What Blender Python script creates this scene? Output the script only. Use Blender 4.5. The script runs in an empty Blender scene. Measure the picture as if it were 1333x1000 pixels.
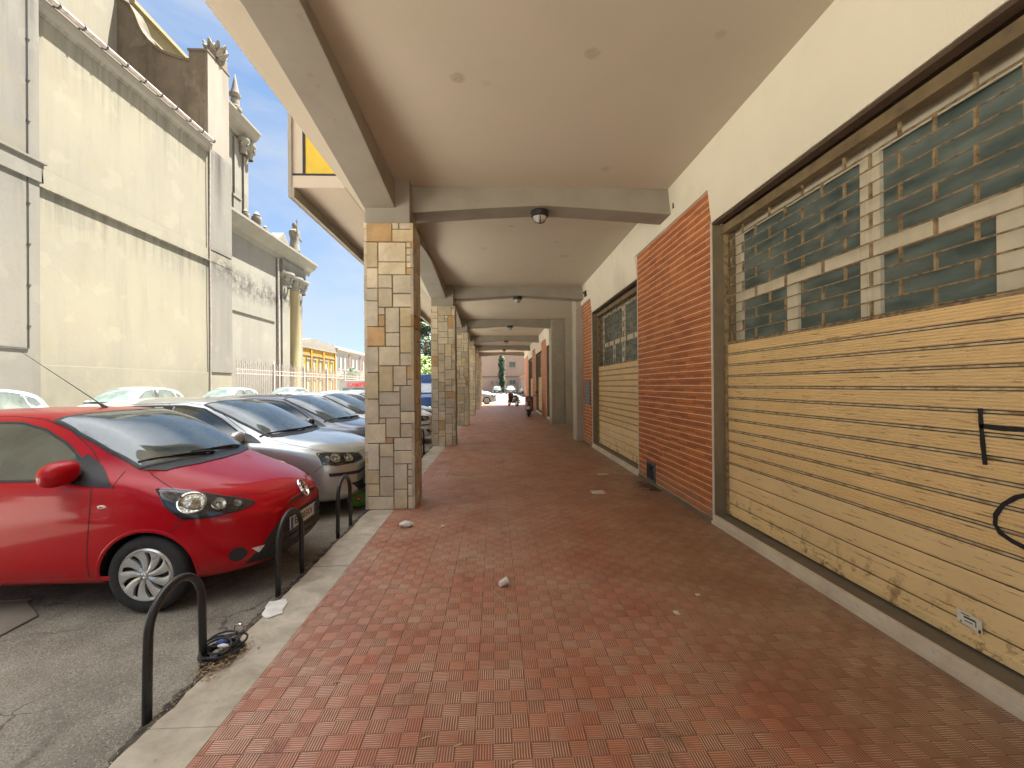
CLOUD=(1.75,1.85,1.95); OVER=(9,9.2,9.6); HZ0=(1.1,1.42,1.8); HZ1=(.5,.88,1.55); EXPO=3.2; SEL=68; SUN=4.3; SKY=.05; CL0=.0; CL1=.75
import bpy, bmesh, math, random
import numpy as np
from mathutils import Vector, Matrix, noise as mnoise
from mathutils.bvhtree import BVHTree
from mathutils.geometry import delaunay_2d_cdt
random.seed(7)
R = math.radians
scene = bpy.context.scene
col = scene.collection

# ------------------------------------------------------------------ node helpers
class NT:
    def __init__(s, name):
        s.mat = bpy.data.materials.new(name); s.mat.use_nodes = True
        s.t = s.mat.node_tree; s.n = s.t.nodes; s.l = s.t.links
        s.n.clear()
        s.out = s.n.new('ShaderNodeOutputMaterial')
        s.b = s.n.new('ShaderNodeBsdfPrincipled')
        s.l.new(s.b.outputs[0], s.out.inputs[0])
        s.tc = s.n.new('ShaderNodeTexCoord')
        s.co = s.tc.outputs['Object']
    def put(s, sock, v):
        if isinstance(v, bpy.types.NodeSocket): s.l.new(v, sock)
        else:
            if sock.type == 'RGBA' and len(v) == 3: v = (*v, 1)
            sock.default_value = v
    def set(s, **k):
        for a, v in k.items(): s.put(s.b.inputs[a.replace('_', ' ')], v)
    def m(s, op, a, b=None, c=None, clamp=False):
        n = s.n.new('ShaderNodeMath'); n.operation = op; n.use_clamp = clamp
        s.put(n.inputs[0], a)
        if b is not None: s.put(n.inputs[1], b)
        if c is not None: s.put(n.inputs[2], c)
        return n.outputs[0]
    def vm(s, op, a, b=None):
        n = s.n.new('ShaderNodeVectorMath'); n.operation = op
        s.put(n.inputs[0], a)
        if b is not None: s.put(n.inputs[1], b)
        return n.outputs[1] if op in ('LENGTH', 'DISTANCE', 'DOT_PRODUCT') else n.outputs[0]
    def sep(s, v):
        n = s.n.new('ShaderNodeSeparateXYZ'); s.put(n.inputs[0], v); return n.outputs
    def comb(s, x, y, z):
        n = s.n.new('ShaderNodeCombineXYZ')
        for i, v in enumerate((x, y, z)): s.put(n.inputs[i], v)
        return n.outputs[0]
    def noise(s, scale, detail=4, rough=.55, vec=None, dist=0):
        n = s.n.new('ShaderNodeTexNoise'); s.put(n.inputs['Vector'], vec or s.co)
        n.inputs['Scale'].default_value = scale; n.inputs['Detail'].default_value = detail
        n.inputs['Roughness'].default_value = rough; n.inputs['Distortion'].default_value = dist
        return n.outputs[0]
    def vor(s, scale, vec=None, feature='F1', out='Distance'):
        n = s.n.new('ShaderNodeTexVoronoi'); n.feature = feature; s.put(n.inputs['Vector'], vec or s.co)
        n.inputs['Scale'].default_value = scale; return n.outputs[out]
    def white(s, vec):
        n = s.n.new('ShaderNodeTexWhiteNoise'); s.put(n.inputs['Vector'], vec); return n.outputs[0]
    def ramp(s, f, lo, hi, a=0., b=1.):
        n = s.n.new('ShaderNodeMapRange'); s.put(n.inputs[0], f)
        n.inputs[1].default_value = lo; n.inputs[2].default_value = hi
        n.inputs[3].default_value = a; n.inputs[4].default_value = b; return n.outputs[0]
    def mix(s, f, a, b, mode='MIX'):
        n = s.n.new('ShaderNodeMix'); n.data_type = 'RGBA'; n.blend_type = mode
        s.put(n.inputs[0], f); s.put(n.inputs[6], a); s.put(n.inputs[7], b); return n.outputs[2]
    def bump(s, h, strength=.3, dist=.01):
        n = s.n.new('ShaderNodeBump'); n.inputs['Strength'].default_value = strength
        n.inputs['Distance'].default_value = dist; s.put(n.inputs['Height'], h)
        s.l.new(n.outputs[0], s.b.inputs['Normal']); return n.outputs[0]
    def scaled(s, x, y, z): return s.vm('MULTIPLY', s.co, (x, y, z))

def simple(name, c, rough=.6, metal=0, vary=.12, scale=6, bump=0, bscale=80, spec=None, coat=0, c2=None, lo=.4, hi=.7):
    t = NT(name); n = t.noise(scale, 5)
    k = tuple(min(1, x*(1+vary)) for x in c); d = c2 or tuple(x*(1-vary) for x in c)
    cc = t.mix(t.ramp(n, lo, hi), k, d)
    t.set(Base_Color=cc, Roughness=t.ramp(t.noise(scale*2.3, 3), .3, .7, max(0, rough-.06), min(1, rough+.06)), Metallic=metal)
    if spec is not None: t.set(Specular_IOR_Level=spec)
    if coat: t.set(Coat_Weight=coat, Coat_Roughness=.03)
    if bump: t.bump(t.noise(bscale, 4), bump, .01)
    return t.mat
MAT = {}

# ---- floor tiles: checks of ridges turned in alternate directions
def mk_tile():
    t = NT('ridged_red_tile'); S = .0853
    p = t.vm('MULTIPLY', t.vm('ADD', t.co, (.018+S*40, -1.8775+S*200, 0)), (1/S, 1/S, 0))
    x, y, z = t.sep(p)
    fx, fy = t.m('FLOOR', x), t.m('FLOOR', y); rx, ry = t.m('FRACT', x), t.m('FRACT', y)
    par = t.m('MODULO', t.m('ADD', fx, fy), 2.)
    rid = t.m('ADD', t.m('MULTIPLY', rx, par), t.m('MULTIPLY', ry, t.m('SUBTRACT', 1., par)))
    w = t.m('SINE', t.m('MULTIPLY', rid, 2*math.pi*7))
    edge = t.m('MINIMUM', t.m('MINIMUM', rx, t.m('SUBTRACT', 1., rx)), t.m('MINIMUM', ry, t.m('SUBTRACT', 1., ry)))
    joint = t.ramp(edge, .0, .045, 1., 0.)
    # joints of the full 3x3 tile are deeper
    q = t.vm('FRACTION', t.vm('MULTIPLY', p, (1/3, 1/3, 0))); qx, qy, _ = t.sep(q)
    e3 = t.m('MINIMUM', t.m('MINIMUM', qx, t.m('SUBTRACT', 1., qx)), t.m('MINIMUM', qy, t.m('SUBTRACT', 1., qy)))
    j3 = t.ramp(e3, 0, .018, 1., 0.)
    cell = t.white(t.comb(fx, fy, 0.)); cell3 = t.white(t.vm('FLOOR', t.vm('MULTIPLY', p, (1/3, 1/3, 0))))
    big = t.noise(.9, 5, .6); mid = t.noise(5, 5, .65); fine = t.noise(160, 3, .7)
    c = t.mix(cell, (.64, .23, .125), (.47, .16, .09))
    c = t.mix(t.m('MULTIPLY', t.ramp(t.white(t.comb(fy, fx, 7.)), .80, .97), t.ramp(mid, .3, .6, .1, .6)), c, (.40, .24, .15))
    c = t.mix(t.m('MULTIPLY', cell3, .35), c, (.36, .15, .09))
    c = t.mix(t.m('MULTIPLY', par, .10), c, (.23, .075, .04))  # differing reflection of the two ridge directions, painted as a tint
    dust = t.m('MULTIPLY', t.ramp(big, .38, .66), t.ramp(mid, .25, .7, .25, .75))
    c = t.mix(t.m('MULTIPLY', dust, .6), c, (.42, .26, .165))
    # the strip along the shops is dustier and darker
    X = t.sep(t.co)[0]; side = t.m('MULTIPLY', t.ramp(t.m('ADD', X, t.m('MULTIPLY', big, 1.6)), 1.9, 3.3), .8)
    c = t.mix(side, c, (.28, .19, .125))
    worn = t.m('MULTIPLY', t.m('MULTIPLY', t.ramp(t.noise(1.6, 5, .7), .36, .60), t.ramp(t.m('ADD', cell, t.m('MULTIPLY', mid, .6)), .25, .9, .35, 1.)), t.ramp(w, .1, .9))
    c = t.mix(t.m('MULTIPLY', worn, .9), c, (.84, .64, .46))
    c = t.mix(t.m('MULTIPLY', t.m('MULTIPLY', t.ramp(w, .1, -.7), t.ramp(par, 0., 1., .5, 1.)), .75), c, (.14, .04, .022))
    c = t.mix(t.m('MULTIPLY', joint, t.ramp(mid, .3, .6, .15, .55)), c, (.13, .06, .04))
    c = t.mix(t.m('MULTIPLY', j3, t.ramp(mid, .35, .6, .1, .45)), c, (.12, .06, .045))
    st = t.ramp(t.noise(1.7, 6, .7, dist=.6), .60, .70)
    c = t.mix(t.m('MULTIPLY', st, .6), c, (.13, .06, .04))
    c = t.mix(t.m('MULTIPLY', t.ramp(t.vor(34), .07, .03), t.ramp(fine, .5, .6)), c, (.45, .38, .30))
    # dirty water stain in front of the brick pier
    d = t.vm('LENGTH', t.vm('MULTIPLY', t.vm('SUBTRACT', t.co, (2.42, 6.75, 0)), (1., .55, 0)))
    s = t.ramp(t.m('ADD', d, t.m('MULTIPLY', t.noise(7, 5, .7), .55)), .52, .40)
    c = t.mix(t.m('MULTIPLY', s, .8), c, (.05, .03, .024))
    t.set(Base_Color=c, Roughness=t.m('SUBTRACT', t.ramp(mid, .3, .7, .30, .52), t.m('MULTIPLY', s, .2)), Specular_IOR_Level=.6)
    h = t.m('SUBTRACT', t.m('MULTIPLY', t.ramp(w, -.6, .6), .8), t.m('ADD', t.m('MULTIPLY', joint, .5), j3))
    h = t.m('ADD', h, t.m('MULTIPLY', mid, .8))
    t.bump(h, .8, .003)
    return t.mat
MAT['tile'] = mk_tile()

def mk_asphalt():
    t = NT('worn_asphalt')
    wv = t.vm('ADD', t.co, t.vm('MULTIPLY', t.comb(t.noise(60, 2), t.noise(55, 2, vec=t.scaled(-1, 1, 1)), 0.), (.016, .016, 0))); v = t.vor(78, vec=wv); v2 = t.vor(150); n = t.noise(3, 6, .6); big = t.noise(.35, 4)
    c = t.mix(t.ramp(n, .35, .7), (.40, .36, .28), (.20, .175, .135))
    c = t.mix(t.ramp(t.noise(130, 4, .75), .45, .62, 0, .75), c, (.09, .08, .065))
    c = t.mix(t.ramp(t.noise(90, 4, .8, dist=.5), .56, .66, 0, .7), c, (.60, .55, .45))
    idn = t.vor(78, vec=wv, out='Color')
    pale = t.m('MULTIPLY', t.ramp(v, .42, .25), t.ramp(t.sep(idn)[0], .3, 1.0, 0, .8))
    c = t.mix(pale, c, (.60, .55, .45))
    dark = t.m('MULTIPLY', t.ramp(v, .42, .30), t.ramp(t.sep(idn)[1], .55, .95, 0, .8))
    c = t.mix(dark, c, (.06, .055, .045))
    c = t.mix(t.ramp(v2, .25, .6, 0, .35), c, (.13, .115, .095))
    c = t.mix(t.ramp(big, .5, .75, 0, .5), c, (.34, .31, .26))
    crk = t.m('MULTIPLY', t.ramp(t.vor(1.3, vec=t.vm('ADD', t.co, t.vm('MULTIPLY', t.comb(t.noise(4, 4), t.noise(3.7, 4, vec=t.scaled(-1, 1, 1)), 0.), (.35, .35, 0))), feature='DISTANCE_TO_EDGE'), .012, .003), t.ramp(t.noise(.8, 2), .45, .55))
    c = t.mix(t.m('MULTIPLY', crk, .75), c, (.06, .05, .04))
    oil = t.ramp(t.noise(1.9, 4, .6, dist=.4), .60, .72)
    c = t.mix(t.m('MULTIPLY', oil, .5), c, (.10, .09, .07))
    Y = t.sep(t.co)[1]
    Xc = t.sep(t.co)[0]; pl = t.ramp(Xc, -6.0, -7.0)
    c = t.mix(t.m('MULTIPLY', t.ramp(Y, 36, 38), .8), c, (.085, .083, .074))  # sunlit ground past the arcade darkened to offset the strong sun
    c = t.mix(t.m('MULTIPLY', pl, .75), c, (.62, .60, .53))  # hidden lane made paler, to bounce sunlight into the arcade
    t.set(Base_Color=c, Roughness=.88, Specular_IOR_Level=.3)
    t.bump(t.m('ADD', t.ramp(v, .5, 0), t.m('MULTIPLY', n, 1.2)), .7, .006)
    return t.mat
MAT['asphalt'] = mk_asphalt()

def mk_stone(name, a, b, vein=(.2, .17, .13), rough=.6, s=3., attr=False, pit=True, spec=.35):
    t = NT(name); n = t.noise(s, 6, .62, dist=.5); n2 = t.noise(s*6, 5, .7)
    c = t.mix(t.ramp(n, .3, .7), a, b)
    if attr:
        at = t.n.new('ShaderNodeAttribute'); at.attribute_name = 'tint'
        c = t.mix(1., at.outputs[0], t.mix(t.ramp(n, .3, .7), (1.08, 1.06, 1.02), (.80, .76, .70)), 'MULTIPLY')
    c = t.mix(t.ramp(n2, .58, .78, 0, .6), c, vein)
    if pit:
        v = t.ramp(t.m('ADD', t.vor(s*9), t.m('MULTIPLY', n2, .3)), .22, .16)
        c = t.mix(t.m('MULTIPLY', v, .6), c, tuple(x*.4 for x in vein))
    t.set(Base_Color=c, Roughness=rough, Specular_IOR_Level=spec)
    t.bump(t.m('ADD', n2, t.m('MULTIPLY', t.noise(s*30, 3), .5)), .45, .004)
    return t.mat
MAT['clad'] = mk_stone('rustic_stone_cladding', (.5, .45, .36), (.4, .34, .26), (.20, .14, .08), .62, 5, attr=True)
MAT['kerb'] = mk_stone('pale_kerb_stone', (.60, .53, .41), (.36, .31, .23), (.16, .13, .095), .75, 5, pit=True)
MAT['sill'] = mk_stone('dusty_grey_sill', (.23, .20, .155), (.17, .145, .115), (.12, .10, .08), .8, 3, pit=False)
MAT['marble'] = mk_stone('worn_white_marble', (.80, .75, .65), (.62, .54, .45), (.38, .24, .18), .5, 3, pit=False)
MAT['jamb'] = mk_stone('brown_travertine', (.25, .20, .125), (.19, .15, .095), (.11, .085, .055), .5, 4)
MAT['pilaster'] = mk_stone('grey_travertine', (.50, .46, .38), (.40, .36, .29), (.2, .17, .14), .55, 3)

def mk_plaster(name, a, b, stain=(.3, .25, .2), amt=.3, rough=.9, scale=1.2, vertical=False, spots=None, bump=.15):
    t = NT(name)
    vec = t.scaled(1, 1, .18) if vertical else t.co
    n = t.noise(scale, 6, .6, vec=vec, dist=.3); n2 = t.noise(scale*7, 5, .6)
    c = t.mix(t.ramp(n, .3, .7), a, b)
    c = t.mix(t.ramp(t.noise(scale*.5, 6, .7, vec=vec), .52, .8, 0, amt), c, stain)
    if spots:
        for (x, y, r, k) in spots:
            d = t.vm('LENGTH', t.vm('MULTIPLY', t.vm('SUBTRACT', t.co, (x, y, 0)), (1, 1, 0)))
            d = t.m('ADD', d, t.m('MULTIPLY', t.m('SUBTRACT', t.noise(14, 3), .5), r*.8))
            c = t.mix(t.m('MULTIPLY', t.ramp(d, r*1.1, r*.6), t.ramp(t.noise(30, 3), .25, .7, .3*k, .65*k)), c, (.30, .21, .15))
    t.set(Base_Color=c, Roughness=rough, Specular_IOR_Level=.25)
    t.bump(t.m('ADD', n2, t.noise(60, 4)), bump, .006)
    return t.mat
MAT['ceiling'] = mk_plaster('pinkish_ceiling_paint', (.58, .515, .425), (.56, .51, .41), (.42, .37, .30), .3, spots=CEIL_SPOTS if 'CEIL_SPOTS' in globals() else [(-.30, 3.83, .075, .9), (.82, 3.52, .07, .8), (1.78, 3.3, .055, .6), (1.42, 5.4, .07, .6), (-.05, 3.9, .05, .3), (.93, 6.95, .1, .7), (.3, 7.4, .05, .8), (1.5, 9.1, .12, .5), (-.2, 8.6, .08, .5), (1.2, 8.2, .06, .5), (.2, 13.5, .3, .5), (-.6, 20.5, .5, .8), (.1, 21.5, .4, .7)])
MAT['beam'] = mk_plaster('grey_beige_beam_paint', (.33, .30, .25), (.28, .255, .21), (.19, .17, .14), .45, .8, 2, spots=[(-1.50, 3.62, .03, 1.5), (-1.48, 3.74, .022, 1.5), (-1.49, 4.15, .018, 1.4), (-1.35, 3.1, .03, 1.2)])
MAT['wallplaster'] = mk_plaster('cream_wall_plaster', (.86, .81, .68), (.80, .755, .625), (.45, .38, .29), .35, .9, 1.1, bump=.3)
MAT['facade'] = mk_plaster('warm_facade_paint', (.52, .44, .35), (.47, .40, .32))
def mk_church(name, a, b, grime=.7, streak_at=None):
    t = NT(name); v1 = t.scaled(1, .9, .10); v2 = t.scaled(1, 3.2, .16)
    n = t.noise(.28, 6, .62); st = t.noise(1., 6, .68, vec=v1); st2 = t.noise(1., 5, .7, vec=v2); fine = t.noise(9, 5, .7)
    c = t.mix(t.ramp(n, .35, .62), a, b)
    c = t.mix(t.ramp(st, .50, .70, 0, grime), c, tuple(x*.66 for x in (b[0], b[1]*1.0, b[2]*1.06)))
    c = t.mix(t.ramp(st2, .56, .72, 0, grime*.75), c, tuple(x*.56 for x in b))
    c = t.mix(t.ramp(t.noise(.55, 6, .7, dist=1.), .55, .66, 0, .35), c, (a[0]*.95, a[1]*.86, a[2]*.70))
    c = t.mix(t.ramp(t.noise(.9, 3, .5), .60, .63, 0, .28), c, tuple(min(1, x*1.18) for x in a))
    c = t.mix(t.ramp(fine, .55, .75, 0, .25), c, tuple(x*.7 for x in b))
    X, Y, Z = t.sep(t.co)
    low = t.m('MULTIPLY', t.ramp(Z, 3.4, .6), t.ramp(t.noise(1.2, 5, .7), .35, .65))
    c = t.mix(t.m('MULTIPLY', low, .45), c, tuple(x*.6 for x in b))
    # grime hanging below the string course and below the eaves
    for z0, dz in ((8.3, 1.5), (14.1, 2.2)):
        g = t.m('MULTIPLY', t.m('MULTIPLY', t.ramp(Z, z0-dz, z0), t.ramp(Z, z0+.02, z0)), t.ramp(st2, .42, .62))
        c = t.mix(t.m('MULTIPLY', g, .6), c, tuple(x*.45 for x in b))
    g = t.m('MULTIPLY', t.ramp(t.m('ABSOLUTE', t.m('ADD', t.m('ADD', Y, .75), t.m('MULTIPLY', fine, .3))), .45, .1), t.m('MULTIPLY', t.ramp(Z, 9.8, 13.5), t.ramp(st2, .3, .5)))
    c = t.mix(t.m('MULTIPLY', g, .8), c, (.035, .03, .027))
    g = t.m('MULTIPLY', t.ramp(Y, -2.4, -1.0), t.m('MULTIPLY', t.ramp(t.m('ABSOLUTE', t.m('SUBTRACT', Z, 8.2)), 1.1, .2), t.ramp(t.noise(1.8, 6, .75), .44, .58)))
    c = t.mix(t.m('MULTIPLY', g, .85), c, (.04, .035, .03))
    t.set(Base_Color=c, Roughness=.95, Specular_IOR_Level=.2); t.bump(t.m('ADD', n, t.m('MULTIPLY', fine, .3)), .25, .05)
    return t.mat
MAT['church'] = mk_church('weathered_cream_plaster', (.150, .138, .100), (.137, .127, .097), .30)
MAT['church_l'] = mk_church('pale_cream_plaster', (.146, .137, .112), (.132, .124, .104), .3)
MAT['church_g'] = mk_church('grey_stained_plaster', (.116, .108, .090), (.103, .097, .083), .45)
MAT['church_t'] = mk_plaster('streaked_side_plaster', (0.163, 0.148, 0.122), (0.111, 0.096, 0.074), (0.055, 0.046, 0.037), .9, .95, .8, vertical=True, bump=.1)
MAT['church_d'] = mk_church('dark_dirty_plaster', (.150, .120, .085), (.088, .069, .048), 1.)
MAT['church_y'] = mk_plaster('yellow_stucco', (0.187, 0.156, 0.082), (0.164, 0.136, 0.077), (0.109, 0.099, 0.066), .3, .95, .6, bump=.1)
MAT['church_s'] = mk_plaster('greyish_carved_stone', (0.153, 0.140, 0.114), (0.109, 0.099, 0.082), (0.066, 0.055, 0.047), .6, .95, 2., bump=.3)

def mk_brick():
    t = NT('thin_red_brick'); X, Y, Z = t.sep(t.co); P = .0455
    r = t.m('DIVIDE', Z, P); fr = t.m('FRACT', r); row = t.m('FLOOR', r)
    odd = t.m('MODULO', t.m('ADD', row, 200.), 2.)
    hor = t.m('ADD', X, Y)
    br = t.m('DIVIDE', t.m('ADD', hor, t.m('MULTIPLY', t.white(t.comb(row, 0., 3.)), .3)), .27)
    fb = t.m('FRACT', br); cb = t.m('FLOOR', br)
    cid = t.white(t.comb(cb, row, 1.))
    c = t.mix(cid, (.62, .21, .07), (.36, .105, .04))
    c = t.mix(t.ramp(t.noise(1.3, 5, .6), .4, .7, 0, .5), c, (.64, .25, .085))
    c = t.mix(t.ramp(t.noise(70, 4, .7), .55, .75, 0, .5), c, (.14, .05, .03))
    e = t.m('MINIMUM', fr, t.m('SUBTRACT', 1., fr))
    # wide pale joint under every second course, thin dark one between
    wob = t.m('MULTIPLY', t.m('SUBTRACT', t.noise(25, 3), .5), .10)
    bot = t.ramp(t.m('ADD', fr, wob), .27, .19)
    pale = t.m('MULTIPLY', bot, odd)
    darkj = t.m('MULTIPLY', t.ramp(t.m('ADD', fr, wob), .12, .07), t.m('SUBTRACT', 1., odd))
    eb = t.ramp(t.m('MINIMUM', fb, t.m('SUBTRACT', 1., fb)), .014, .008)
    c = t.mix(t.m('MULTIPLY', eb, .6), c, (.10, .05, .035))
    c = t.mix(darkj, c, (.11, .045, .03))
    c = t.mix(t.m('MULTIPLY', pale, t.ramp(t.noise(6, 4), .25, .5, .45, 1.)), c, (.85, .66, .46))
    c = t.mix(t.m('MULTIPLY', t.ramp(t.noise(2.5, 6, .75), .6, .72), .25), c, (.5, .35, .22))
    c = t.mix(t.m('MULTIPLY', t.ramp(Z, .35, 0.), t.ramp(t.noise(5, 5, .7), .35, .6, .1, .8)), c, (.40, .27, .19))
    t.set(Base_Color=c, Roughness=.7, Specular_IOR_Level=.35)
    h = t.m('SUBTRACT', t.m('MULTIPLY', t.noise(40, 4), .4), t.m('ADD', darkj, t.m('ADD', pale, t.m('MULTIPLY', eb, .7))))
    t.bump(h, .6, .004)
    return t.mat
MAT['brick'] = mk_brick()

def mk_shutter(name='tan_shutter_paint', base=(.92, .70, .38)):
    t = NT(name)
    n = t.noise(2, 4); st = t.noise(1, 5, .75, vec=t.scaled(1, 3.5, 60)); st2 = t.noise(1, 5, .8, vec=t.scaled(3, 9, 110))
    c = t.mix(t.ramp(n, .3, .7), base, tuple(x*.86 for x in base))
    c = t.mix(t.ramp(t.noise(.8, 4), .45, .75, 0, .45), c, (.82, .67, .40))
    c = t.mix(t.ramp(st, .60, .64, 0, .85), c, (.28, .16, .075))
    c = t.mix(t.ramp(st2, .64, .70, 0, .6), c, (.24, .14, .07))
    sp = t.m('MULTIPLY', t.ramp(t.vor(24), .12, .06), t.ramp(t.noise(4, 3), .5, .62))
    c = t.mix(sp, c, (.2, .10, .04))
    rust = t.m('MULTIPLY', t.ramp(t.sep(t.co)[2], .42, .12), t.ramp(t.noise(9, 6, .7), .52, .62))
    c = t.mix(t.m('MULTIPLY', rust, .9), c, (.22, .11, .04))
    t.set(Base_Color=c, Roughness=.5, Specular_IOR_Level=.4)
    t.bump(t.m('ADD', n, t.noise(90, 3)), .12, .004)
    return t.mat
MAT['shutter'] = mk_shutter()
MAT['groove'] = simple('dusty_grey_groove', (.58, .49, .34), .7, 0, .2, 14, c2=(.30, .20, .11))
MAT['seam'] = simple('dark_brown_shutter_seam', (.17, .11, .055), .7, 0, .2, 9, c2=(.07, .045, .025))  # dark brown for the deepest steps of the slat profile
MAT['bronze'] = simple('brown_grille_paint', (.33, .24, .13), .5, 0, .2, 20, .2, 120, c2=(.11, .065, .035))
MAT['housing'] = simple('brown_box_paint', (.20, .145, .075), .6, 0, .2, 5, c2=(.12, .085, .05))
MAT['lintel'] = simple('dark_brown_soffit', (.085, .055, .035), .7, 0, .2, 4, .2, 60)
MAT['winframe'] = simple('cream_window_paint', (.70, .64, .50), .45, 0, .1, 5, .1, 60)
MAT['dark'] = simple('matt_black', (.012, .012, .012), .7, 0, .2, 20)
MAT['paint_black'] = simple('graffiti_spray', (.012, .012, .014), .6, 0, .2, 50)
def mk_pane():
    t = NT('dusty_glass_painted_reflections')
    w = t.noise(1, 4, .5, vec=t.scaled(1, 2.2, 7)); d = t.noise(9, 5, .7)
    c = t.mix(t.ramp(w, .35, .65), (.075, .11, .105), (.19, .24, .225))  # wavy reflections painted into the pane colour
    c = t.mix(t.ramp(d, .5, .8, 0, .5), c, (.14, .15, .13))
    t.set(Base_Color=c, Roughness=t.ramp(d, .3, .7, .4, .6), Specular_IOR_Level=.35)
    t.bump(w, .1, .01); return t.mat
MAT['pane'] = mk_pane()

def mk_carpaint(name, c, metal=0., flake=0., rough=.35, dust=.12):
    t = NT(name); n = t.noise(3, 5, .6)
    cc = t.mix(t.ramp(n, .35, .8, 0, dust), c, (.42, .38, .32))
    if flake: cc = t.mix(t.m('MULTIPLY', t.white(t.vm('FLOOR', t.vm('MULTIPLY', t.co, (700, 700, 700)))), flake), cc, tuple(min(1, x*1.5+.03) for x in c))
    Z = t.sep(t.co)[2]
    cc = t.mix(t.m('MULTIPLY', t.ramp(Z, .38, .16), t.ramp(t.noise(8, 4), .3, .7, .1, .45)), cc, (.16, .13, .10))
    t.set(Base_Color=cc, Metallic=metal, Roughness=rough, Specular_IOR_Level=(.5 if metal else .12), Coat_Weight=(1. if metal else .6), Coat_Roughness=t.ramp(t.noise(5, 4), .3, .8, .03, .12), Coat_IOR=(1.6 if metal else 1.38))
    t.bump(t.noise(1.5, 2), .02, .02)
    return t.mat
MAT['red'] = mk_carpaint('red_car_paint', (.43, .0, .006), 0, 0, .45, .012)
MAT['silver'] = mk_carpaint('silver_car_paint', (.46, .47, .44), .75, .2, .38)
MAT['navy'] = mk_carpaint('dark_blue_car_paint', (.035, .04, .06), .3, .2, .35, .08)
MAT['white'] = mk_carpaint('white_car_paint', (.75, .75, .72), 0, 0, .4)
MAT['offwhite'] = mk_carpaint('white_car_paint_dimmed_for_sun', (.22, .22, .215), 0, 0, .4)  # white paint darkened to offset direct sun on the far vehicles
MAT['greyblue'] = mk_carpaint('grey_blue_car_paint', (.16, .20, .23), .4, .2, .4)
MAT['bluevan'] = mk_carpaint('blue_van_paint', (.02, .06, .20), 0, 0, .4)
MAT['trim'] = simple('black_plastic_trim', (.018, .018, .018), .45, 0, .25, 30, .15, 400)
MAT['tyre'] = simple('tyre_rubber', (.022, .021, .02), .8, 0, .25, 30, .3, 200)
MAT['alloy'] = simple('silver_hubcap', (.52, .52, .50), .32, .55, .08, 10)
MAT['chrome'] = simple('chrome', (.75, .75, .75), .12, 1, .05, 10)
MAT['glass'] = None
def mk_glass(name, c, spec=.9, rough=.03):
    t = NT(name); n = t.noise(2.5, 3, .5, dist=.8)
    cc = t.mix(t.ramp(n, .35, .65), c, tuple(x*.55 for x in c))
    t.set(Base_Color=cc, Roughness=rough, IOR=1.62, Specular_IOR_Level=spec)
    return t.mat
MAT['glass'] = mk_glass('car_side_glass', (.075, .085, .068))
MAT['wsglass'] = mk_glass('windscreen_glass', (.10, .135, .13), .9)
MAT['reflector'] = simple('lamp_reflector', (.55, .55, .50), .18, .9, .3, 25, .5, 40)
MAT['lamphouse'] = simple('dark_lamp_housing', (.05, .05, .05), .25, .3, .3, 15)
def mk_clear():
    t = NT('clear_lamp_cover')
    tr = t.n.new('ShaderNodeBsdfTransparent'); gl = t.n.new('ShaderNodeBsdfGlossy'); gl.inputs['Roughness'].default_value = .03
    fr = t.n.new('ShaderNodeFresnel'); fr.inputs[0].default_value = 1.55
    mx = t.n.new('ShaderNodeMixShader'); t.l.new(fr.outputs[0], mx.inputs[0]); t.l.new(tr.outputs[0], mx.inputs[1]); t.l.new(gl.outputs[0], mx.inputs[2])
    t.l.new(mx.outputs[0], t.out.inputs[0]); return t.mat
MAT['clear'] = mk_clear()
MAT['steel'] = simple('black_painted_steel', (.014, .014, .014), .33, 0, .3, 20, .1, 200, spec=.6)
MAT['iron'] = simple('grey_iron_paint', (.20, .17, .15), .7, 0, .25, 6)
MAT['paper'] = simple('white_paper', (.72, .70, .64), .8, 0, .12, 12)
MAT['plastic_w'] = simple('cloudy_plastic', (.70, .67, .60), .3, 0, .12, 25)
MAT['straw'] = simple('dry_straw', (.52, .42, .20), .8, 0, .2, 20)
MAT['leafdry'] = simple('dry_leaf_litter', (.30, .20, .11), .9, 0, .4, 30, c2=(.10, .07, .04))
MAT['dirt'] = simple('dark_dirt', (.10, .082, .06), .95, 0, .4, 14, .9, 60, c2=(.035, .03, .024), lo=.35, hi=.6)
MAT['plate'] = simple('number_plate', (.62, .60, .50), .4, 0, .06, 10)
MAT['ink'] = simple('black_ink', (.02, .02, .025), .5, 0, .1, 10)
MAT['redink'] = simple('red_lettering', (.55, .03, .04), .5, 0, .1, 10)
MAT['blueink'] = simple('blue_print', (.05, .09, .30), .5, 0, .1, 10)
MAT['foliage'] = simple('dark_evergreen_leaf', (.045, .075, .035), .7, 0, .35, 3, c2=(.02, .04, .02))
MAT['foliage2'] = simple('light_green_leaf', (.14, .20, .05), .7, 0, .35, 3)
MAT['bark'] = simple('brown_bark', (.12, .08, .05), .9, 0, .3, 8, .5, 30)
MAT['yellowpanel'] = simple('yellow_balcony_panel', (.62, .42, .035), .4, 0, .12, 3, .2, 40)
MAT['oxide'] = simple('grey_metal_door', (.12, .13, .13), .5, .3, .2, 10)
MAT['scooter'] = mk_carpaint('dark_plum_paint', (.06, .02, .035), .2, 0, .3)
MAT['tail'] = simple('red_tail_lamp', (.45, .02, .02), .2, 0, .1, 10)
MAT['bagg'] = simple('green_bag_plastic', (.20, .42, .06), .4, 0, .2, 12)
MAT['orange'] = simple('orange_print', (.60, .10, .02), .5, 0, .15, 12)
MAT['yb'] = mk_plaster('ochre_yellow_wall', (0.230, 0.121, 0.011), (0.208, 0.109, 0.013), (0.142, 0.099, 0.039), .4)
MAT['ww'] = mk_plaster('offwhite_wall', (0.208, 0.192, 0.175), (0.192, 0.175, 0.159), (0.142, 0.114, 0.099), .3)
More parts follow.
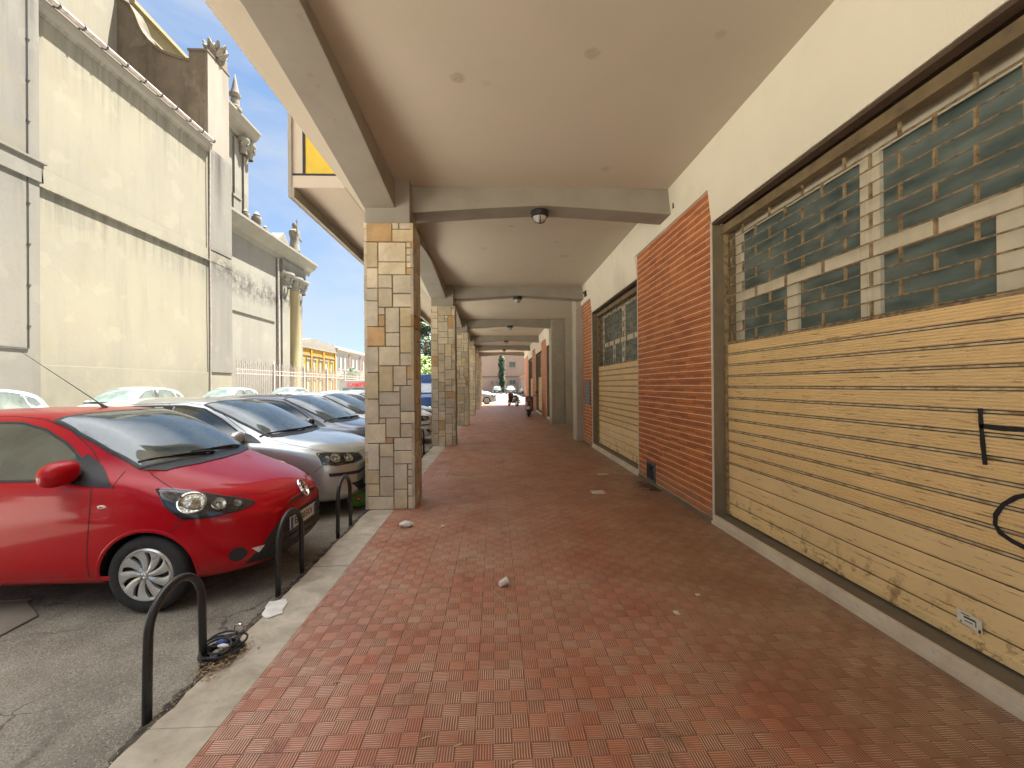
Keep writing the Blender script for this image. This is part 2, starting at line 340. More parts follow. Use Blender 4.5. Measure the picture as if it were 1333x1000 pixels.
MAT['pk'] = mk_plaster('pale_pink_wall', (0.311, 0.222, 0.170), (0.289, 0.203, 0.159), (0.222, 0.163, 0.126), .3)
MAT['pkd'] = mk_plaster('pink_band', (0.187, 0.104, 0.077), (0.169, 0.099, 0.074))
MAT['shop_red'] = mk_plaster('brick_red_render', (.36, .15, .075), (.31, .13, .07), (.2, .09, .06), .4)
MAT['rooftile'] = simple('old_roof_tiles', (.28, .17, .11), .9, 0, .3, 8, .6, 12)
MAT['winpane'] = simple('far_window_glass', (.06, .07, .07), .2, 0, .2, 2)
MAT['shutgreen'] = simple('green_grey_blind', (.16, .17, .10), .7, 0, .2, 4)

# ------------------------------------------------------------------ mesh builder
class MB:
    def __init__(s): s.v = []; s.f = []; s.c = []; s.mi = []; s.cur = 0; s.tint = None
    def add(s, vs, fs):
        o = len(s.v); s.v += [tuple(p) for p in vs]
        for f in fs: s.f.append(tuple(i+o for i in f)); s.c.append(s.tint); s.mi.append(s.cur)
        return s
    def box(s, x0, x1, y0, y1, z0, z1):
        v = [(x, y, z) for z in (z0, z1) for y in (y0, y1) for x in (x0, x1)]
        return s.add(v, [(0, 2, 3, 1), (4, 5, 7, 6), (0, 1, 5, 4), (2, 6, 7, 3), (0, 4, 6, 2), (1, 3, 7, 5)])
    def extrude(s, poly, vec):
        n = len(poly); vec = Vector(vec); a = [Vector(p) for p in poly]; b = [p+vec for p in a]
        nrm = Vector((0, 0, 0))
        for i in range(n): nrm += (a[i]-a[0]).cross(a[(i+1) % n]-a[0])
        fs = [tuple(range(n)), tuple(range(2*n-1, n-1, -1))] + [(i, n+i, n+(i+1) % n, (i+1) % n) for i in range(n)]
        if nrm.dot(vec) > 0: fs = [tuple(reversed(f)) for f in fs]
        return s.add(a+b, fs)
    def prism_y(s, prof, y0, y1): return s.extrude([(x, y0, z) for x, z in prof], (0, y1-y0, 0))
    def prism_x(s, prof, x0, x1): return s.extrude([(x0, y, z) for y, z in prof], (x1-x0, 0, 0))
    def prism_z(s, prof, z0, z1): return s.extrude([(x, y, z0) for x, y in prof], (0, 0, z1-z0))
    def tube(s, pts, r, n=8, closed=False, caps=True):
        P = [Vector(p) for p in pts]; m = len(P); rs = r if isinstance(r, (list, tuple)) else [r]*m
        ref = None; vs = []
        for i, p in enumerate(P):
            a = P[(i-1) % m] if (i > 0 or closed) else p; b = P[(i+1) % m] if (i < m-1 or closed) else p
            t = (b-a).normalized()
            if ref is None: ref = t.orthogonal().normalized()
            ref = (ref-t*ref.dot(t))
            ref = ref.normalized() if ref.length > 1e-6 else t.orthogonal().normalized()
            bi = t.cross(ref)
            for k in range(n):
                a_ = 2*math.pi*k/n; vs.append(p+(ref*math.cos(a_)+bi*math.sin(a_))*rs[i])
        fs = []
        for i in range(m if closed else m-1):
            j = (i+1) % m
            for k in range(n):
                l = (k+1) % n; fs.append((i*n+k, i*n+l, j*n+l, j*n+k))
        if caps and not closed: fs += [tuple(range(n-1, -1, -1)), tuple((m-1)*n+k for k in range(n))]
        return s.add(vs, fs)
    def lathe(s, prof, c=(0, 0, 0), axis='z', n=24, sy=1., a0=0, a1=2*math.pi):
        full = abs(a1-a0-2*math.pi) < 1e-6; vs = []; fs = []; m = len(prof); N = n if full else n+1
        for k in range(N):
            a = a0+(a1-a0)*k/n; ca, sa = math.cos(a), math.sin(a)
            for r, h in prof:
                p = {'z': (r*ca, r*sa*sy, h), 'y': (r*ca, h, r*sa*sy), 'x': (h, r*ca, r*sa*sy)}[axis]
                vs.append((c[0]+p[0], c[1]+p[1], c[2]+p[2]))
        for k in range(n):
            l = (k+1) % N
            for i in range(m-1):
                f = (k*m+i, l*m+i, l*m+i+1, k*m+i+1)
                fs.append(tuple(reversed(f)) if axis == 'y' else f)
        return s.add(vs, fs)
    def ellipsoid(s, c, r, n=16, m=10):
        prof = [(math.sin(math.pi*i/m)+1e-5, -math.cos(math.pi*i/m)) for i in range(m+1)]
        o = len(s.v); s.lathe(prof, (0, 0, 0), 'z', n)
        for i in range(o, len(s.v)):
            x, y, z = s.v[i]; s.v[i] = (c[0]+x*r[0], c[1]+y*r[1], c[2]+z*r[2])
        return s
    def mesh(s, name, mats, off=(0, 0, 0), bevel=0, smooth=False, tint=False):
        me = bpy.data.meshes.new(name)
        me.from_pydata([(x-off[0], y-off[1], z-off[2]) for x, y, z in s.v], [], s.f)
        for m in (mats if isinstance(mats, (list, tuple)) else [mats]): me.materials.append(MAT[m] if isinstance(m, str) else m)
        for p, i in zip(me.polygons, s.mi): p.material_index = i
        if tint:
            at = me.color_attributes.new('tint', 'FLOAT_COLOR', 'CORNER')
            for p, c in zip(me.polygons, s.c):
                for li in p.loop_indices: at.data[li].color = (*(c or (.5, .45, .36)), 1)
        if bevel:
            bm = bmesh.new(); bm.from_mesh(me)
            bmesh.ops.remove_doubles(bm, verts=bm.verts, dist=1e-5)
            ed = [e for e in bm.edges if len(e.link_faces) == 2 and e.calc_face_angle(0) > .5]
            bmesh.ops.bevel(bm, geom=ed, offset=bevel, segments=2, affect='EDGES', profile=.6, clamp_overlap=True)
            bm.to_mesh(me); bm.free()
        if smooth:
            for p in me.polygons: p.use_smooth = True
            if smooth != 'all': me.set_sharp_from_angle(angle=R(40))
        me.update(); return me

def tag(o, label=None, cat=None, group=None, kind=None):
    if label: o['label'] = label
    if cat: o['category'] = cat
    if group: o['group'] = group
    if kind: o['kind'] = kind
    return o
def empty(name, loc, label=None, cat=None, group=None, rz=0):
    o = bpy.data.objects.new(name, None); col.objects.link(o); o.location = loc; o.rotation_euler = (0, 0, rz)
    o.empty_display_size = .2
    return tag(o, label, cat, group)
def link(name, me, parent=None, loc=None):
    o = bpy.data.objects.new(name, me); col.objects.link(o)
    if parent: o.parent = parent
    if loc: o.location = loc
    return o
def root_loc(o):
    while o.parent: o = o.parent
    return tuple(o.location)
def part(name, mb, mat, parent, bevel=0, smooth=False, tint=False, label=None):
    o = link(name, mb.mesh(name, mat, root_loc(parent), bevel, smooth, tint), parent)
    if label: o['label'] = label
    return o
def lpart(name, mb, mat, parent, **k):     # vertices already in the thing's own frame
    lab = k.pop('label', None)
    o = link(name, mb.mesh(name, mat, (0, 0, 0), **k), parent)
    if lab: o['label'] = lab
    return o
def solo(name, mb, mat, loc, label, cat, group=None, kind=None, **k):
    o = link(name, mb.mesh(name, mat, loc, **k), None, loc); return tag(o, label, cat, group, kind)
def copy_tree(o, parent=None):
    c = o.copy(); col.objects.link(c); c.parent = parent
    for ch in list(o.children): copy_tree(ch, c)
    return c
def text_mesh(s, size, depth=.002, bold=0.):
    cu = bpy.data.curves.new('lettering', 'FONT'); cu.body = s; cu.size = size; cu.extrude = depth; cu.offset = bold
    cu.align_x = 'CENTER'; cu.align_y = 'CENTER'; cu.resolution_u = 3
    ob = bpy.data.objects.new('lettering', cu); col.objects.link(ob)
    dg = bpy.context.evaluated_depsgraph_get(); me = bpy.data.meshes.new_from_object(ob.evaluated_get(dg))
    bpy.data.objects.remove(ob); return me
def text_part(name, s, size, mat, parent, M, depth=.002, bold=0.):
    me = text_mesh(s, size, depth, bold); me.transform(M); me.materials.clear(); me.materials.append(MAT[mat])
    return link(name, me, parent)
# ------------------------------------------------------------------ layout numbers (metres, camera stands over 0,0)
CEIL = 4.34; WX = 2.53; BAY = 5.958; Y1 = 5.739
COLY = [Y1+BAY*k for k in range(-1, 6)]         # near faces of the columns
CX0, CX1, CDEP = -1.70, -1.06, .54
OPEN = [(1.0, 4.93), (7.55, 11.13), (18.5, 21.0), (23.2, 26.5), (28.8, 32.2)]
PIER = [(-1.6, 1.0), (4.93, 7.55), (11.13, 12.30), (21.0, 23.2), (26.5, 28.8), (32.2, 36.3)]

# ------------------------------------------------------------------ ground
def grid_sheet(x0, x1, y0, y1, nx, ny, fz):
    b = MB(); vs = []
    for j in range(ny+1):
        for i in range(nx+1):
            x = x0+(x1-x0)*i/nx; y = y0+(y1-y0)*j/ny; vs.append((x, y, fz(x, y)))
    b.add(vs, [(j*(nx+1)+i, j*(nx+1)+i+1, (j+1)*(nx+1)+i+1, (j+1)*(nx+1)+i) for j in range(ny) for i in range(nx)])
    return b
def gz(x, y): return -.045+.012*mnoise.noise(Vector((x*1.1, y*1.1, 0)))
b = grid_sheet(-9, -1.62, -3, 40, 90, 300, gz)
vs = [(-900, -900, -.06), (900, -900, -.06), (900, 1500, -.06), (-900, 1500, -.06), (-9, -3, -.06), (-1.62, -3, -.06), (-1.62, 40, -.06), (-9, 40, -.06)]
b.add(vs, [(0, 1, 5, 4), (1, 2, 6, 5), (2, 3, 7, 6), (3, 0, 4, 7)])
g = link('ground', b.mesh('ground', 'asphalt', smooth=True)); tag(g, kind='structure', label='worn grey asphalt of the parking area and square')
b = MB(); b.box(-1.325, 4.2, -2.4, 36.25, -.2, 0)
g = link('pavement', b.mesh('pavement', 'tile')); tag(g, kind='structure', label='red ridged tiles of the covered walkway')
# kerb slabs
b = MB(); ys = [-4.1, -1.7, .72, 2.13, 3.98, 6.4, 8.8, 11.2, 13.6, 16, 18.4, 20.8, 23.2, 25.6, 28, 30.4, 32.8, 36.25]
for a, c in zip(ys, ys[1:]):
    n = max(2, int((c-a)/.035)); le = []
    for i in range(n+1):
        y = a+.003+(c-a-.006)*i/n; le.append((-1.655+.018*mnoise.noise(Vector((3, y*2.3, 0)))+.012*mnoise.noise(Vector((9, y*9, 0)))+.006*mnoise.noise(Vector((9, y*28, 0))), y))
    b.prism_z([(-1.328, a+.003), (-1.328, c-.003)]+le[::-1], -.2, random.uniform(-.003, .002))
g = link('kerb', b.mesh('kerb', 'kerb', bevel=.006)); tag(g, kind='structure', label='pale stone kerb along the tiled walkway')
b = MB()
vs = []; fs = []; n = 1300
for i in range(n+1):
    y = -1+13*i/n; w = .055+.05*mnoise.noise(Vector((5, y*2.1, 0)))+.04*mnoise.noise(Vector((2, y*8, 3)))+.02*mnoise.noise(Vector((7, y*30, 3)))
    w = max(.0, w); vs += [(-1.60, y, -.016), (-1.66-w*.4, y, -.020), (-1.70-w*1.3, y, -.058)]
for i in range(n):
    for k in range(2): fs.append((i*3+k, (i+1)*3+k, (i+1)*3+k+1, i*3+k+1))
b.add(vs, [tuple(reversed(f)) for f in fs])
g = link('gutter_dirt', b.mesh('gutter_dirt', 'dirt', smooth=True)); tag(g, 'dark dirt gathered between asphalt and kerb', 'dirt', kind='stuff')
b = MB(); b.prism_z([(-9, 3.18), (-3.66, 3.53), (-3.34, 3.30), (-3.3, 2.6), (-9, 2.2)], -.2, -.027)
b.prism_z([(-9, 3.19), (-3.65, 3.54), (-3.65, 3.57), (-9, 3.22)], -.2, -.025)
g = link('drain_slab', b.mesh('drain_slab', 'sill', bevel=.008)); tag(g, kind='structure', label='concrete slab let into the asphalt beside the red car')

# ------------------------------------------------------------------ the arcade building
bld = empty('arcade_building', (0, 0, 0), 'long building over the covered walkway with stone clad columns and shuttered shops', 'building')
b = MB(); b.box(-2.02, 4.3, -2.4, 36.3, CEIL, CEIL+.24); part('ceiling', b, 'ceiling', bld)
b = MB(); b.box(-2.02, 12, -2.4, 36.3, CEIL+.24, 8.0); b.box(-2.25, 12.2, -2.6, 36.5, 8.0, 8.3)
part('upper_wall', b, 'facade', bld)
# plaster wall over the shops, leaning out a little towards the ceiling
def px(z): return 2.53-.09*(z-3.49)/.85
b = MB()
b.prism_y([(px(3.872), 3.872), (px(CEIL), CEIL), (2.9, CEIL), (2.9, 3.872)], -1.6, 12.9)
b.prism_y([(px(3.872), 3.872), (px(CEIL), CEIL), (2.9, CEIL), (2.9, 3.872)], 17.8, 36.3)
for y0, y1 in OPEN: b.prism_y([(px(3.49), 3.49), (px(3.872), 3.872), (2.9, 3.872), (2.9, 3.49)], y0, y1)
part('shop_wall', b, 'wallplaster', bld)
b = MB(); b.box(2.9, 4.3, -2.4, 12.9, 3.49, CEIL-.003); b.box(3.2, 4.3, -2.4, 12.9, 0, 3.49); b.box(2.9, 4.3, 17.8, 36.3, 0, CEIL-.003)
b.box(4.15, 4.3, 12.9, 17.8, 0, CEIL-.003); b.box(2.45, 4.3, -2.4, -1.6, 0, CEIL-.003)
part('inner_wall', b, 'wallplaster', bld)
for y0, y1 in PIER:
    b = MB(); b.box(WX, 2.9, y0+.022, y1-.022, 0, 3.87)
    o = part('brick_panel', b, 'brick' , bld)
    for a_ in (y0, y1-.02): b = MB(); b.box(WX-.004, 2.9, a_, a_+.02, 0, 3.49); part('edge_trim', b, 'marble', o)
    b = MB(); b.box(WX-.012, WX-.001, y0+.03, y1-.03, 0, .045); part('skirting', b, 'sill', o)
# ceiling beams
def cross_soffit(x): u = (x-(CX1))/(2.44-CX1)*2-1; return 4.095-.11*(abs(u)**1.15)
for k, y in enumerate(COLY):
    b = MB(); xs = [CX1-.1+(2.52-CX1+.1)*i/28 for i in range(29)]
    prof = [(x, cross_soffit(max(CX1, min(2.44, x)))) for x in xs]+[(2.52, CEIL+.02), (CX1-.1, CEIL+.02)]
    b.prism_y(prof, y+.205, y+.60); part('cross_beam', b, 'beam', bld, bevel=.006)
def edge_soffit(t): return 4.23-.26*abs(2*t-1)**1.2
for k in range(len(COLY)-1):
    y0 = COLY[k]+CDEP-.02; y1 = COLY[k+1]+.02; b = MB(); n = 30
    prof = [(y0+(y1-y0)*i/n, edge_soffit(i/n)) for i in range(n+1)]+[(y1, CEIL+.02), (y0, CEIL+.02)]
    b.prism_x(prof, CX0, CX0+.405); part('edge_beam', b, 'beam', bld, bevel=.006)
# columns with a patchwork of stones
TINTS = [tuple(v*q for v, q in zip(c, (1.16, 1.15, 1.10))) for c in [(.56, .49, .38), (.53, .47, .37), (.58, .50, .38), (.50, .44, .355), (.60, .52, .38), (.56, .47, .32), (.48, .43, .35), (.55, .46, .30), (.50, .33, .17), (.55, .49, .39), (.57, .51, .41), (.60, .54, .43), (.56, .50, .40), (.52, .46, .37)]]
def patch_rects(w, h, rnd):
    out = []; U_ = .086; nx = int(round(w/U_)); ny = int(round(h/U_)); occ = [[0]*nx for _ in range(ny)]
    for j in range(ny):
        for i in range(nx):
            if occ[j][i]: continue
            opts = [(3, 2), (2, 2), (3, 3), (2, 3), (4, 2), (1, 2), (2, 1), (3, 1), (4, 3), (1, 1), (2, 4)]
            rnd.shuffle(opts); opts.sort(key=lambda o: -(o[0]*o[1] > 3)*(.3+rnd.random()))
            for a, c in opts+[(1, 1)]:
                if i+a <= nx and j+c <= ny and not any(occ[jj][ii] for jj in range(j, j+c) for ii in range(i, i+a)):
                    for jj in range(j, j+c):
                        for ii in range(i, i+a): occ[jj][ii] = 1
                    out.append((i, j, i+a, j+c)); break
    # wobble the grid lines so the courses do not line up like graph paper
    gx = {}; gy = {}
    def X(i, j):
        if i in (0, nx): return w*i/nx
        return w*i/nx+.016*mnoise.noise(Vector((i*3.1+seed, 0, 0)))*1.5
    def Y(j):
        if j in (0, ny): return h*j/ny
        return h*j/ny+.02*mnoise.noise(Vector((j*2.7+seed, 7, 0)))
    seed = rnd.random()*50
    return [(X(a, 0), Y(c), X(d, 0), Y(e)) for a, c, d, e in out]
def stone_face(b, org, ux, nrm, w, h, rnd, bright=1.):
    ux = Vector(ux); nrm = Vector(nrm); uz = Vector((0, 0, 1)); org = Vector(org)
    for x0, z0, x1, z1 in patch_rects(w, h, rnd):
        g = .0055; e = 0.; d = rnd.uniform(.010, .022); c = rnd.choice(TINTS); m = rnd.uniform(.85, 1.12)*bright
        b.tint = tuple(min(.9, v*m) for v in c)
        a0, a1 = (x0+g if x0 > 0 else x0), (x1-g if x1 < w-1e-6 else x1); c0, c1 = z0+g, z1-g
        s = .006; q = lambda x, z, k: org+ux*x+uz*z+nrm*k
        vs = [q(a0, c0, -.02), q(a1, c0, -.02), q(a1, c1, -.02), q(a0, c1, -.02),
              q(a0, c0, d-s), q(a1, c0, d-s), q(a1, c1, d-s), q(a0, c1, d-s),
              q(a0+s*(x0 > 0), c0+s, d), q(a1-s*(x1 < w-1e-6), c0+s, d), q(a1-s*(x1 < w-1e-6), c1-s, d), q(a0+s*(x0 > 0), c1-s, d)]
        b.add(vs, [(4, 5, 9, 8), (5, 6, 10, 9), (6, 7, 11, 10), (7, 4, 8, 11), (8, 9, 10, 11), (0, 1, 5, 4), (1, 2, 6, 5), (2, 3, 7, 6), (3, 0, 4, 7)])
for k, y in enumerate(COLY):
    rnd = random.Random(30+k); b = MB(); b.tint = (.16, .13, .10)
    e = .022; b.box(CX0+e, CX1-e, y+e, y+CDEP-e, 0, 3.755)
    h = 3.77; w = CX1-CX0
    stone_face(b, (CX0, y+e-.004, 0), (1, 0, 0), (0, -1, 0), w, h, rnd)
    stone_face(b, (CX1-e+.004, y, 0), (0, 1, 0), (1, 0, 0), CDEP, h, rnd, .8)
    stone_face(b, (CX1, y+CDEP-e+.004, 0), (-1, 0, 0), (0, 1, 0), w, h, rnd)
    stone_face(b, (CX0+e-.004, y+CDEP, 0), (0, -1, 0), (-1, 0, 0), CDEP, h, rnd)
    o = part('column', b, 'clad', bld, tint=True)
    b = MB(); b.box(CX0+.012, CX1-.045, y+.02, y+CDEP-.03, 3.745, CEIL+.02); part('column_head', b, 'beam', o, bevel=.005)
# threshold under each opening, reveals, roller shutter, shop window
def shutter_profile(z0, z1):
    P = []; X0 = 2.70
    z = z0
    P.append((X0-.012, z)); P.append((X0-.014, z+.05)); P.append((X0-.003, z+.056))
    z = .24
    while z < .68:
        P += [(X0-.002, z-.004), (X0+.006, z), (X0-.002, z+.004), (X0-.006, z+.02)]; 
        P += [(X0-.006, z+.13)]; z += .15
    z = .69
    return P
def ribbed(z0, z1):
    P = []; X0 = 2.70; pitch = .125; z = z0
    while z < z1-.01:
        P += [(X0-.002, z), (X0+.006, z+.001), (X0+.006, z+.004), (X0+.0008, z+.007), (X0+.0008, z+.019), (X0+.006, z+.022), (X0+.006, z+.025), (X0-.006, z+.027)]
        a = z+.027; n = 5; st = (pitch-.027)/n
        for i in range(n):
            P += [(X0-.011, a+st*(i+.30)), (X0-.011, a+st*(i+.72)), (X0-.002, a+st*(i+.93)), (X0-.002, a+st*(i+1.))]
        P.pop(); P.pop(); P += [(X0-.008, z+pitch-.004)]
        z += pitch
    return P
def sheet_y(b, P, y0, y1, cur=0, back=.03):
    b.cur = cur; n = len(P)
    b.add([(x, y0, z) for x, z in P]+[(x, y1, z) for x, z in P], [(i, i+1, n+i+1, n+i) for i in range(n-1)])
Z_G0, Z_G1 = 2.07, 3.36
for idx, (y0, y1) in enumerate(OPEN):
    sh = part('roller_shutter', MB().box(2.635, 2.72, y0+.012, y1-.012, 3.345, 3.435), 'housing', bld,
              label=['tan roller shutter with black graffiti and a white sticker', 'tan roller shutter beyond the brick pier', None, None, None][idx])
    b = MB(); sheet_y(b, shutter_profile(.115, .69)+ribbed(.69, 2.055)+[(2.69, 2.062), (2.71, 2.066)], y0+.03, y1-.03)
    # grooves darker than the raised bands
    me_mats = ['shutter', 'groove', 'seam']
    b.mi = []
    for f in b.f:
        xs = sum(b.v[i][0] for i in f)/4; b.mi.append(2 if xs > 2.7014 else (1 if xs > 2.7003 else 0))
    part('slat_curtain', b, me_mats, sh)
    if idx < 2 or True:
        b = MB(); nrow = 12; pz = (Z_G1-2.09)/nrow
        for r in range(nrow+1):
            z = 2.09+pz*r; b.tube([(2.70, y0+.03, z), (2.70, y1-.03, z)], .006, 6)
            if r < nrow:
                y = y1-.12-(.2275 if r % 2 else 0)
                while y > y0+.05:
                    b.box(2.691, 2.709, y-.008, y+.008, z-.004, z+pz+.004)
                    if r == 0: b.box(2.686, 2.709, y-.02, y+.02, z-.022, z+.006)
                    y -= .455
        b.box(2.688, 2.712, y0+.03, y1-.03, 2.062, 2.078)
        part('link_grille', b, 'bronze', sh)
    for a_ in (y0+.012, y1-.045): b = MB(); b.box(2.668, 2.705, a_, a_+.033, .12, 3.36); part('guide_rail', b, 'bronze', sh)
    b = MB(); b.box(2.54, 2.62, y0, y1, 3.455, 3.489); b.box(2.66, 2.9, y0, y1, 3.475, 3.489); part('lintel', b, 'lintel', bld)
    for a_ in (y0, y1-.01): b = MB(); b.box(WX+.012, 2.84, a_, a_+.01, .1, 3.46); part('door_jamb', b, 'jamb', bld)
    b = MB(); b.box(2.515, 2.55, y0, y1, 0, .10); o = part('doorstep', b, 'marble', bld, bevel=.008)
    b = MB(); b.box(2.551, 2.9, y0, y1, 0, .096); part('sill', b, 'sill', o)
    b = MB(); b.box(2.50, 2.514, y0, y1, 0, .035); part('mortar_edge', b, 'marble', o)
    # window behind the grille
    X = 2.84; wf = MB(); fr = [(y1-.10, y1), (y0, y0+.1)]
    if idx == 0: fr = [(4.80, 4.93), (3.04, 3.21), (1.0, 1.15)]
    else:
        m = (y0+y1)/2; fr += [(m-.09, m+.08)]
    for a, c in fr:
        wf.box(X-.028, X+.02, a, c, .1, 3.44)
        if c-a > .14:
            wf.box(X-.034, X-.027, (a+c)/2-.028, (a+c)/2-.018, .1, 3.44); wf.box(X-.034, X-.027, (a+c)/2+.018, (a+c)/2+.028, .1, 3.44)
    ys_ = sorted(fr)
    for (a0, a1), (c0, c1) in zip(ys_, ys_[1:]):
        wf.box(X-.032, X+.02, a1, c0, 2.545, 2.655); wf.box(X-.03, X+.02, a1, c0, 3.335, 3.44); wf.box(X-.03, X+.02, a1, c0, .1, .2)
        wf.box(X-.034, X-.02, a1, c0, 3.30, 3.315)
    if idx == 0: wf.box(X-.025, X+.02, 3.90, 4.05, .1, 2.545); wf.box(X-.029, X+.02, 2.13, 2.31, .1, 2.545)
    else: wf.box(X-.025, X+.02, y1-1.1, y1-.98, .1, 2.545)
    w = part('shop_window', wf, 'winframe', bld, bevel=.004)
    b = MB(); b.box(X+.004, X+.014, y0, y1, .15, 3.44); part('pane', b, 'pane', w)
    if idx == 0:
        g1 = MB()
        def stroke(pts, r=.013):
            P = [Vector((2.6885, y, z)) for y, z in pts]; Q = []
            for i in range(len(P)-1):
                for t in range(6): Q.append(P[i].lerp(P[i+1], t/6))
            Q.append(P[-1]); n = len(Q); vs = []
            for i, p in enumerate(Q):
                d = (Q[min(i+1, n-1)]-Q[max(i-1, 0)]).normalized(); s = Vector((0, -d.z, d.y))
                rr = r*(1+.25*mnoise.noise(p*30)); vs += [p+s*rr, p-s*rr]
            g1.add(vs, [(2*i, 2*i+2, 2*i+3, 2*i+1) for i in range(n-1)])
            o_ = len(g1.v); g1.add([v-Vector((.0012, 0, 0)) for v in vs], [(2*i+1, 2*i+3, 2*i+2, 2*i) for i in range(n-1)])
        stroke([(2.293, 1.47), (2.292, 1.42), (2.288, 1.36), (2.282, 1.27), (2.272, 1.16)], .012)
        stroke([(2.30, 1.372), (2.25, 1.37), (2.18, 1.368), (2.09, 1.372), (1.95, 1.36)], .013)
        stroke([(2.0, 1.08), (2.06, 1.055), (2.13, 1.02), (2.19, .965), (2.225, .90), (2.228, .85), (2.205, .81), (2.15, .785), (2.09, .77), (2.0, .765), (1.9, .82), (1.88, .9)], .0115)
        stroke([(2.09, .93), (2.04, .90), (1.98, .93)], .010)
        part('graffiti', g1, 'paint_black', sh)
        b = MB(); b.extrude([(2.684, 2.425, .300), (2.684, 2.295, .290), (2.684, 2.292, .218), (2.684, 2.422, .228)], (.003, 0, 0))
        st = part('sticker', b, 'paper', sh)
        b = MB()
        for y_, z_, w_, h_ in ((2.40, .287, .045, .005), (2.385, .275, .06, .010), (2.38, .252, .04, .005), (2.405, .24, .008, .008), (2.31, .235, .012, .018), (2.325, .27, .004, .03)):
            b.box(2.6826, 2.6838, y_-w_, y_, z_-h_, z_)
        part('printed_lines', b, 'ink', st)
# pilaster, entrance recess
b = MB(); b.box(2.34, 2.62, 12.32, 12.90, 0, CEIL-.002); b.box(2.62, 2.9, 12.32, 12.9, 0, CEIL-.1); part('pilaster', b, 'pilaster', bld, bevel=.01)
b = MB(); b.box(2.36, 2.9, 17.75, 18.5, 0, CEIL-.002)
for i in range(9): b.box(2.37+i*.058, 2.405+i*.058, 17.73, 17.75, 0, CEIL-.004)
for i in range(12): b.box(2.34, 2.36, 17.77+i*.06, 17.81+i*.06, 0, CEIL-.004)
part('ribbed_pier', b, 'pilaster', bld, label='grey ribbed pier at the far side of the entrance recess')
b = MB(); b.box(2.905, 4.15, 17.6, 17.8, 0, CEIL-.004); part('recess_wall', b, 'pilaster', bld)
# balcony
bal = MB(); bal.box(-2.74, -2.02, 6.0, 21.0, 4.335, 4.50); bl = part('balcony', bal, 'facade', bld, bevel=.004)
b = MB(); b.box(-2.785, -2.735, 5.985, 21.0, 4.20, 5.34); b.box(-2.735, -2.70, 5.985, 21, 4.20, 4.333); part('parapet', b, 'beam', bl, bevel=.006)
b = MB(); b.box(-2.735, -2.60, 6.02, 6.06, 4.52, 5.30); part('post_panel', b, 'facade', bl)
b = MB(); b.box(-2.60, -2.565, 6.015, 6.065, 4.52, 5.32); b.box(-2.735, -2.03, 6.012, 6.068, 4.505, 4.535); part('black_frame', b, 'trim', bl)
b = MB(); b.box(-2.565, -2.03, 6.025, 6.045, 4.535, 5.32); part('side_panel', b, 'yellowpanel', bl)
# small fixtures on the wall
b = MB(); b.box(WX-.03, WX+.01, 11.32, 11.93, 1.07, 1.72); part('meter_box', b, 'oxide', bld, bevel=.006)
b = MB(); b.box(WX-.02, WX+.01, 6.74, 7.10, .05, .36); o = part('metal_hatch', b, 'oxide', bld, bevel=.006, label='small dark metal hatch low in the brick pier')
b = MB(); b.box(WX-.03, WX-.018, 6.78, 7.06, .09, .32); b.lathe([(0.001, 0), (.02, 0), (.02, .02), (.001, .02)], (WX-.05, 6.86, .26), 'x', 12); part('hatch_lid', b, 'dark', o)
b = MB(); b.box(2.465, 2.475, 5.82, 5.86, 4.03, 4.14); part('slot_plate', b, 'dark', bld)
b = MB(); b.box(2.43, 2.5, 11.45, 11.62, 3.99, 4.13); b.box(2.39, 2.43, 11.5, 11.56, 4.06, 4.11); part('wall_speaker', b, 'trim', bld, bevel=.006)
# ceiling lamps hang below the beams
LAMP_LABEL = ['nearest round black ceiling lamp with ribbed glass, under the first cross beam', 'second round black ceiling lamp, under the second cross beam from the viewer', 'third round black ceiling lamp, under the third cross beam', 'fourth round black ceiling lamp, under the fourth cross beam', 'farthest round black ceiling lamp, under the fifth cross beam']
def mk_lampglass():
    t = NT('lamp_glass'); t.set(Base_Color=(.42, .40, .36), Roughness=.15, Specular_IOR_Level=.8); t.bump(t.m('SINE', t.m('MULTIPLY', t.sep(t.co)[0], 350.)), .6, .004); return t.mat
MAT['lampglass'] = mk_lampglass()
lamp0 = None
for k in range(1, 6):
    y = COLY[k]+.40; x = .66
    if lamp0 is None:
        lamp0 = empty('ceiling_lamp', (x, y, 4.09), LAMP_LABEL[0], 'lamp', 'round lamps along the walkway ceiling')
        b = MB(); b.lathe([(.001, 0), (.125, 0), (.13, -.03), (.125, -.07), (.105, -.085), (.098, -.08), (.001, -.06)], (0, 0, 0), 'z', 32); lpart('lamp_base', b, 'trim', lamp0, smooth=True)
        b = MB(); b.lathe([(.098, -.07), (.095, -.10), (.08, -.13), (.05, -.152), (.001, -.16)], (0, 0, 0), 'z', 32); lpart('lamp_glass', b, 'lampglass', lamp0, smooth=True)
        b = MB()
        for a in range(3):
            c_, s_ = math.cos(a*2.094+.5), math.sin(a*2.094+.5)
            b.tube([(.11*c_, .11*s_, -.07), (.1*c_, .1*s_, -.11), (.07*c_, .07*s_, -.145), (.02*c_, .02*s_, -.165), (0, 0, -.168)], .005, 6)
        lpart('lamp_cage', b, 'trim', lamp0)
    else:
        c = copy_tree(lamp0); c.location = (x, y, 4.09); c['label'] = LAMP_LABEL[k-1]
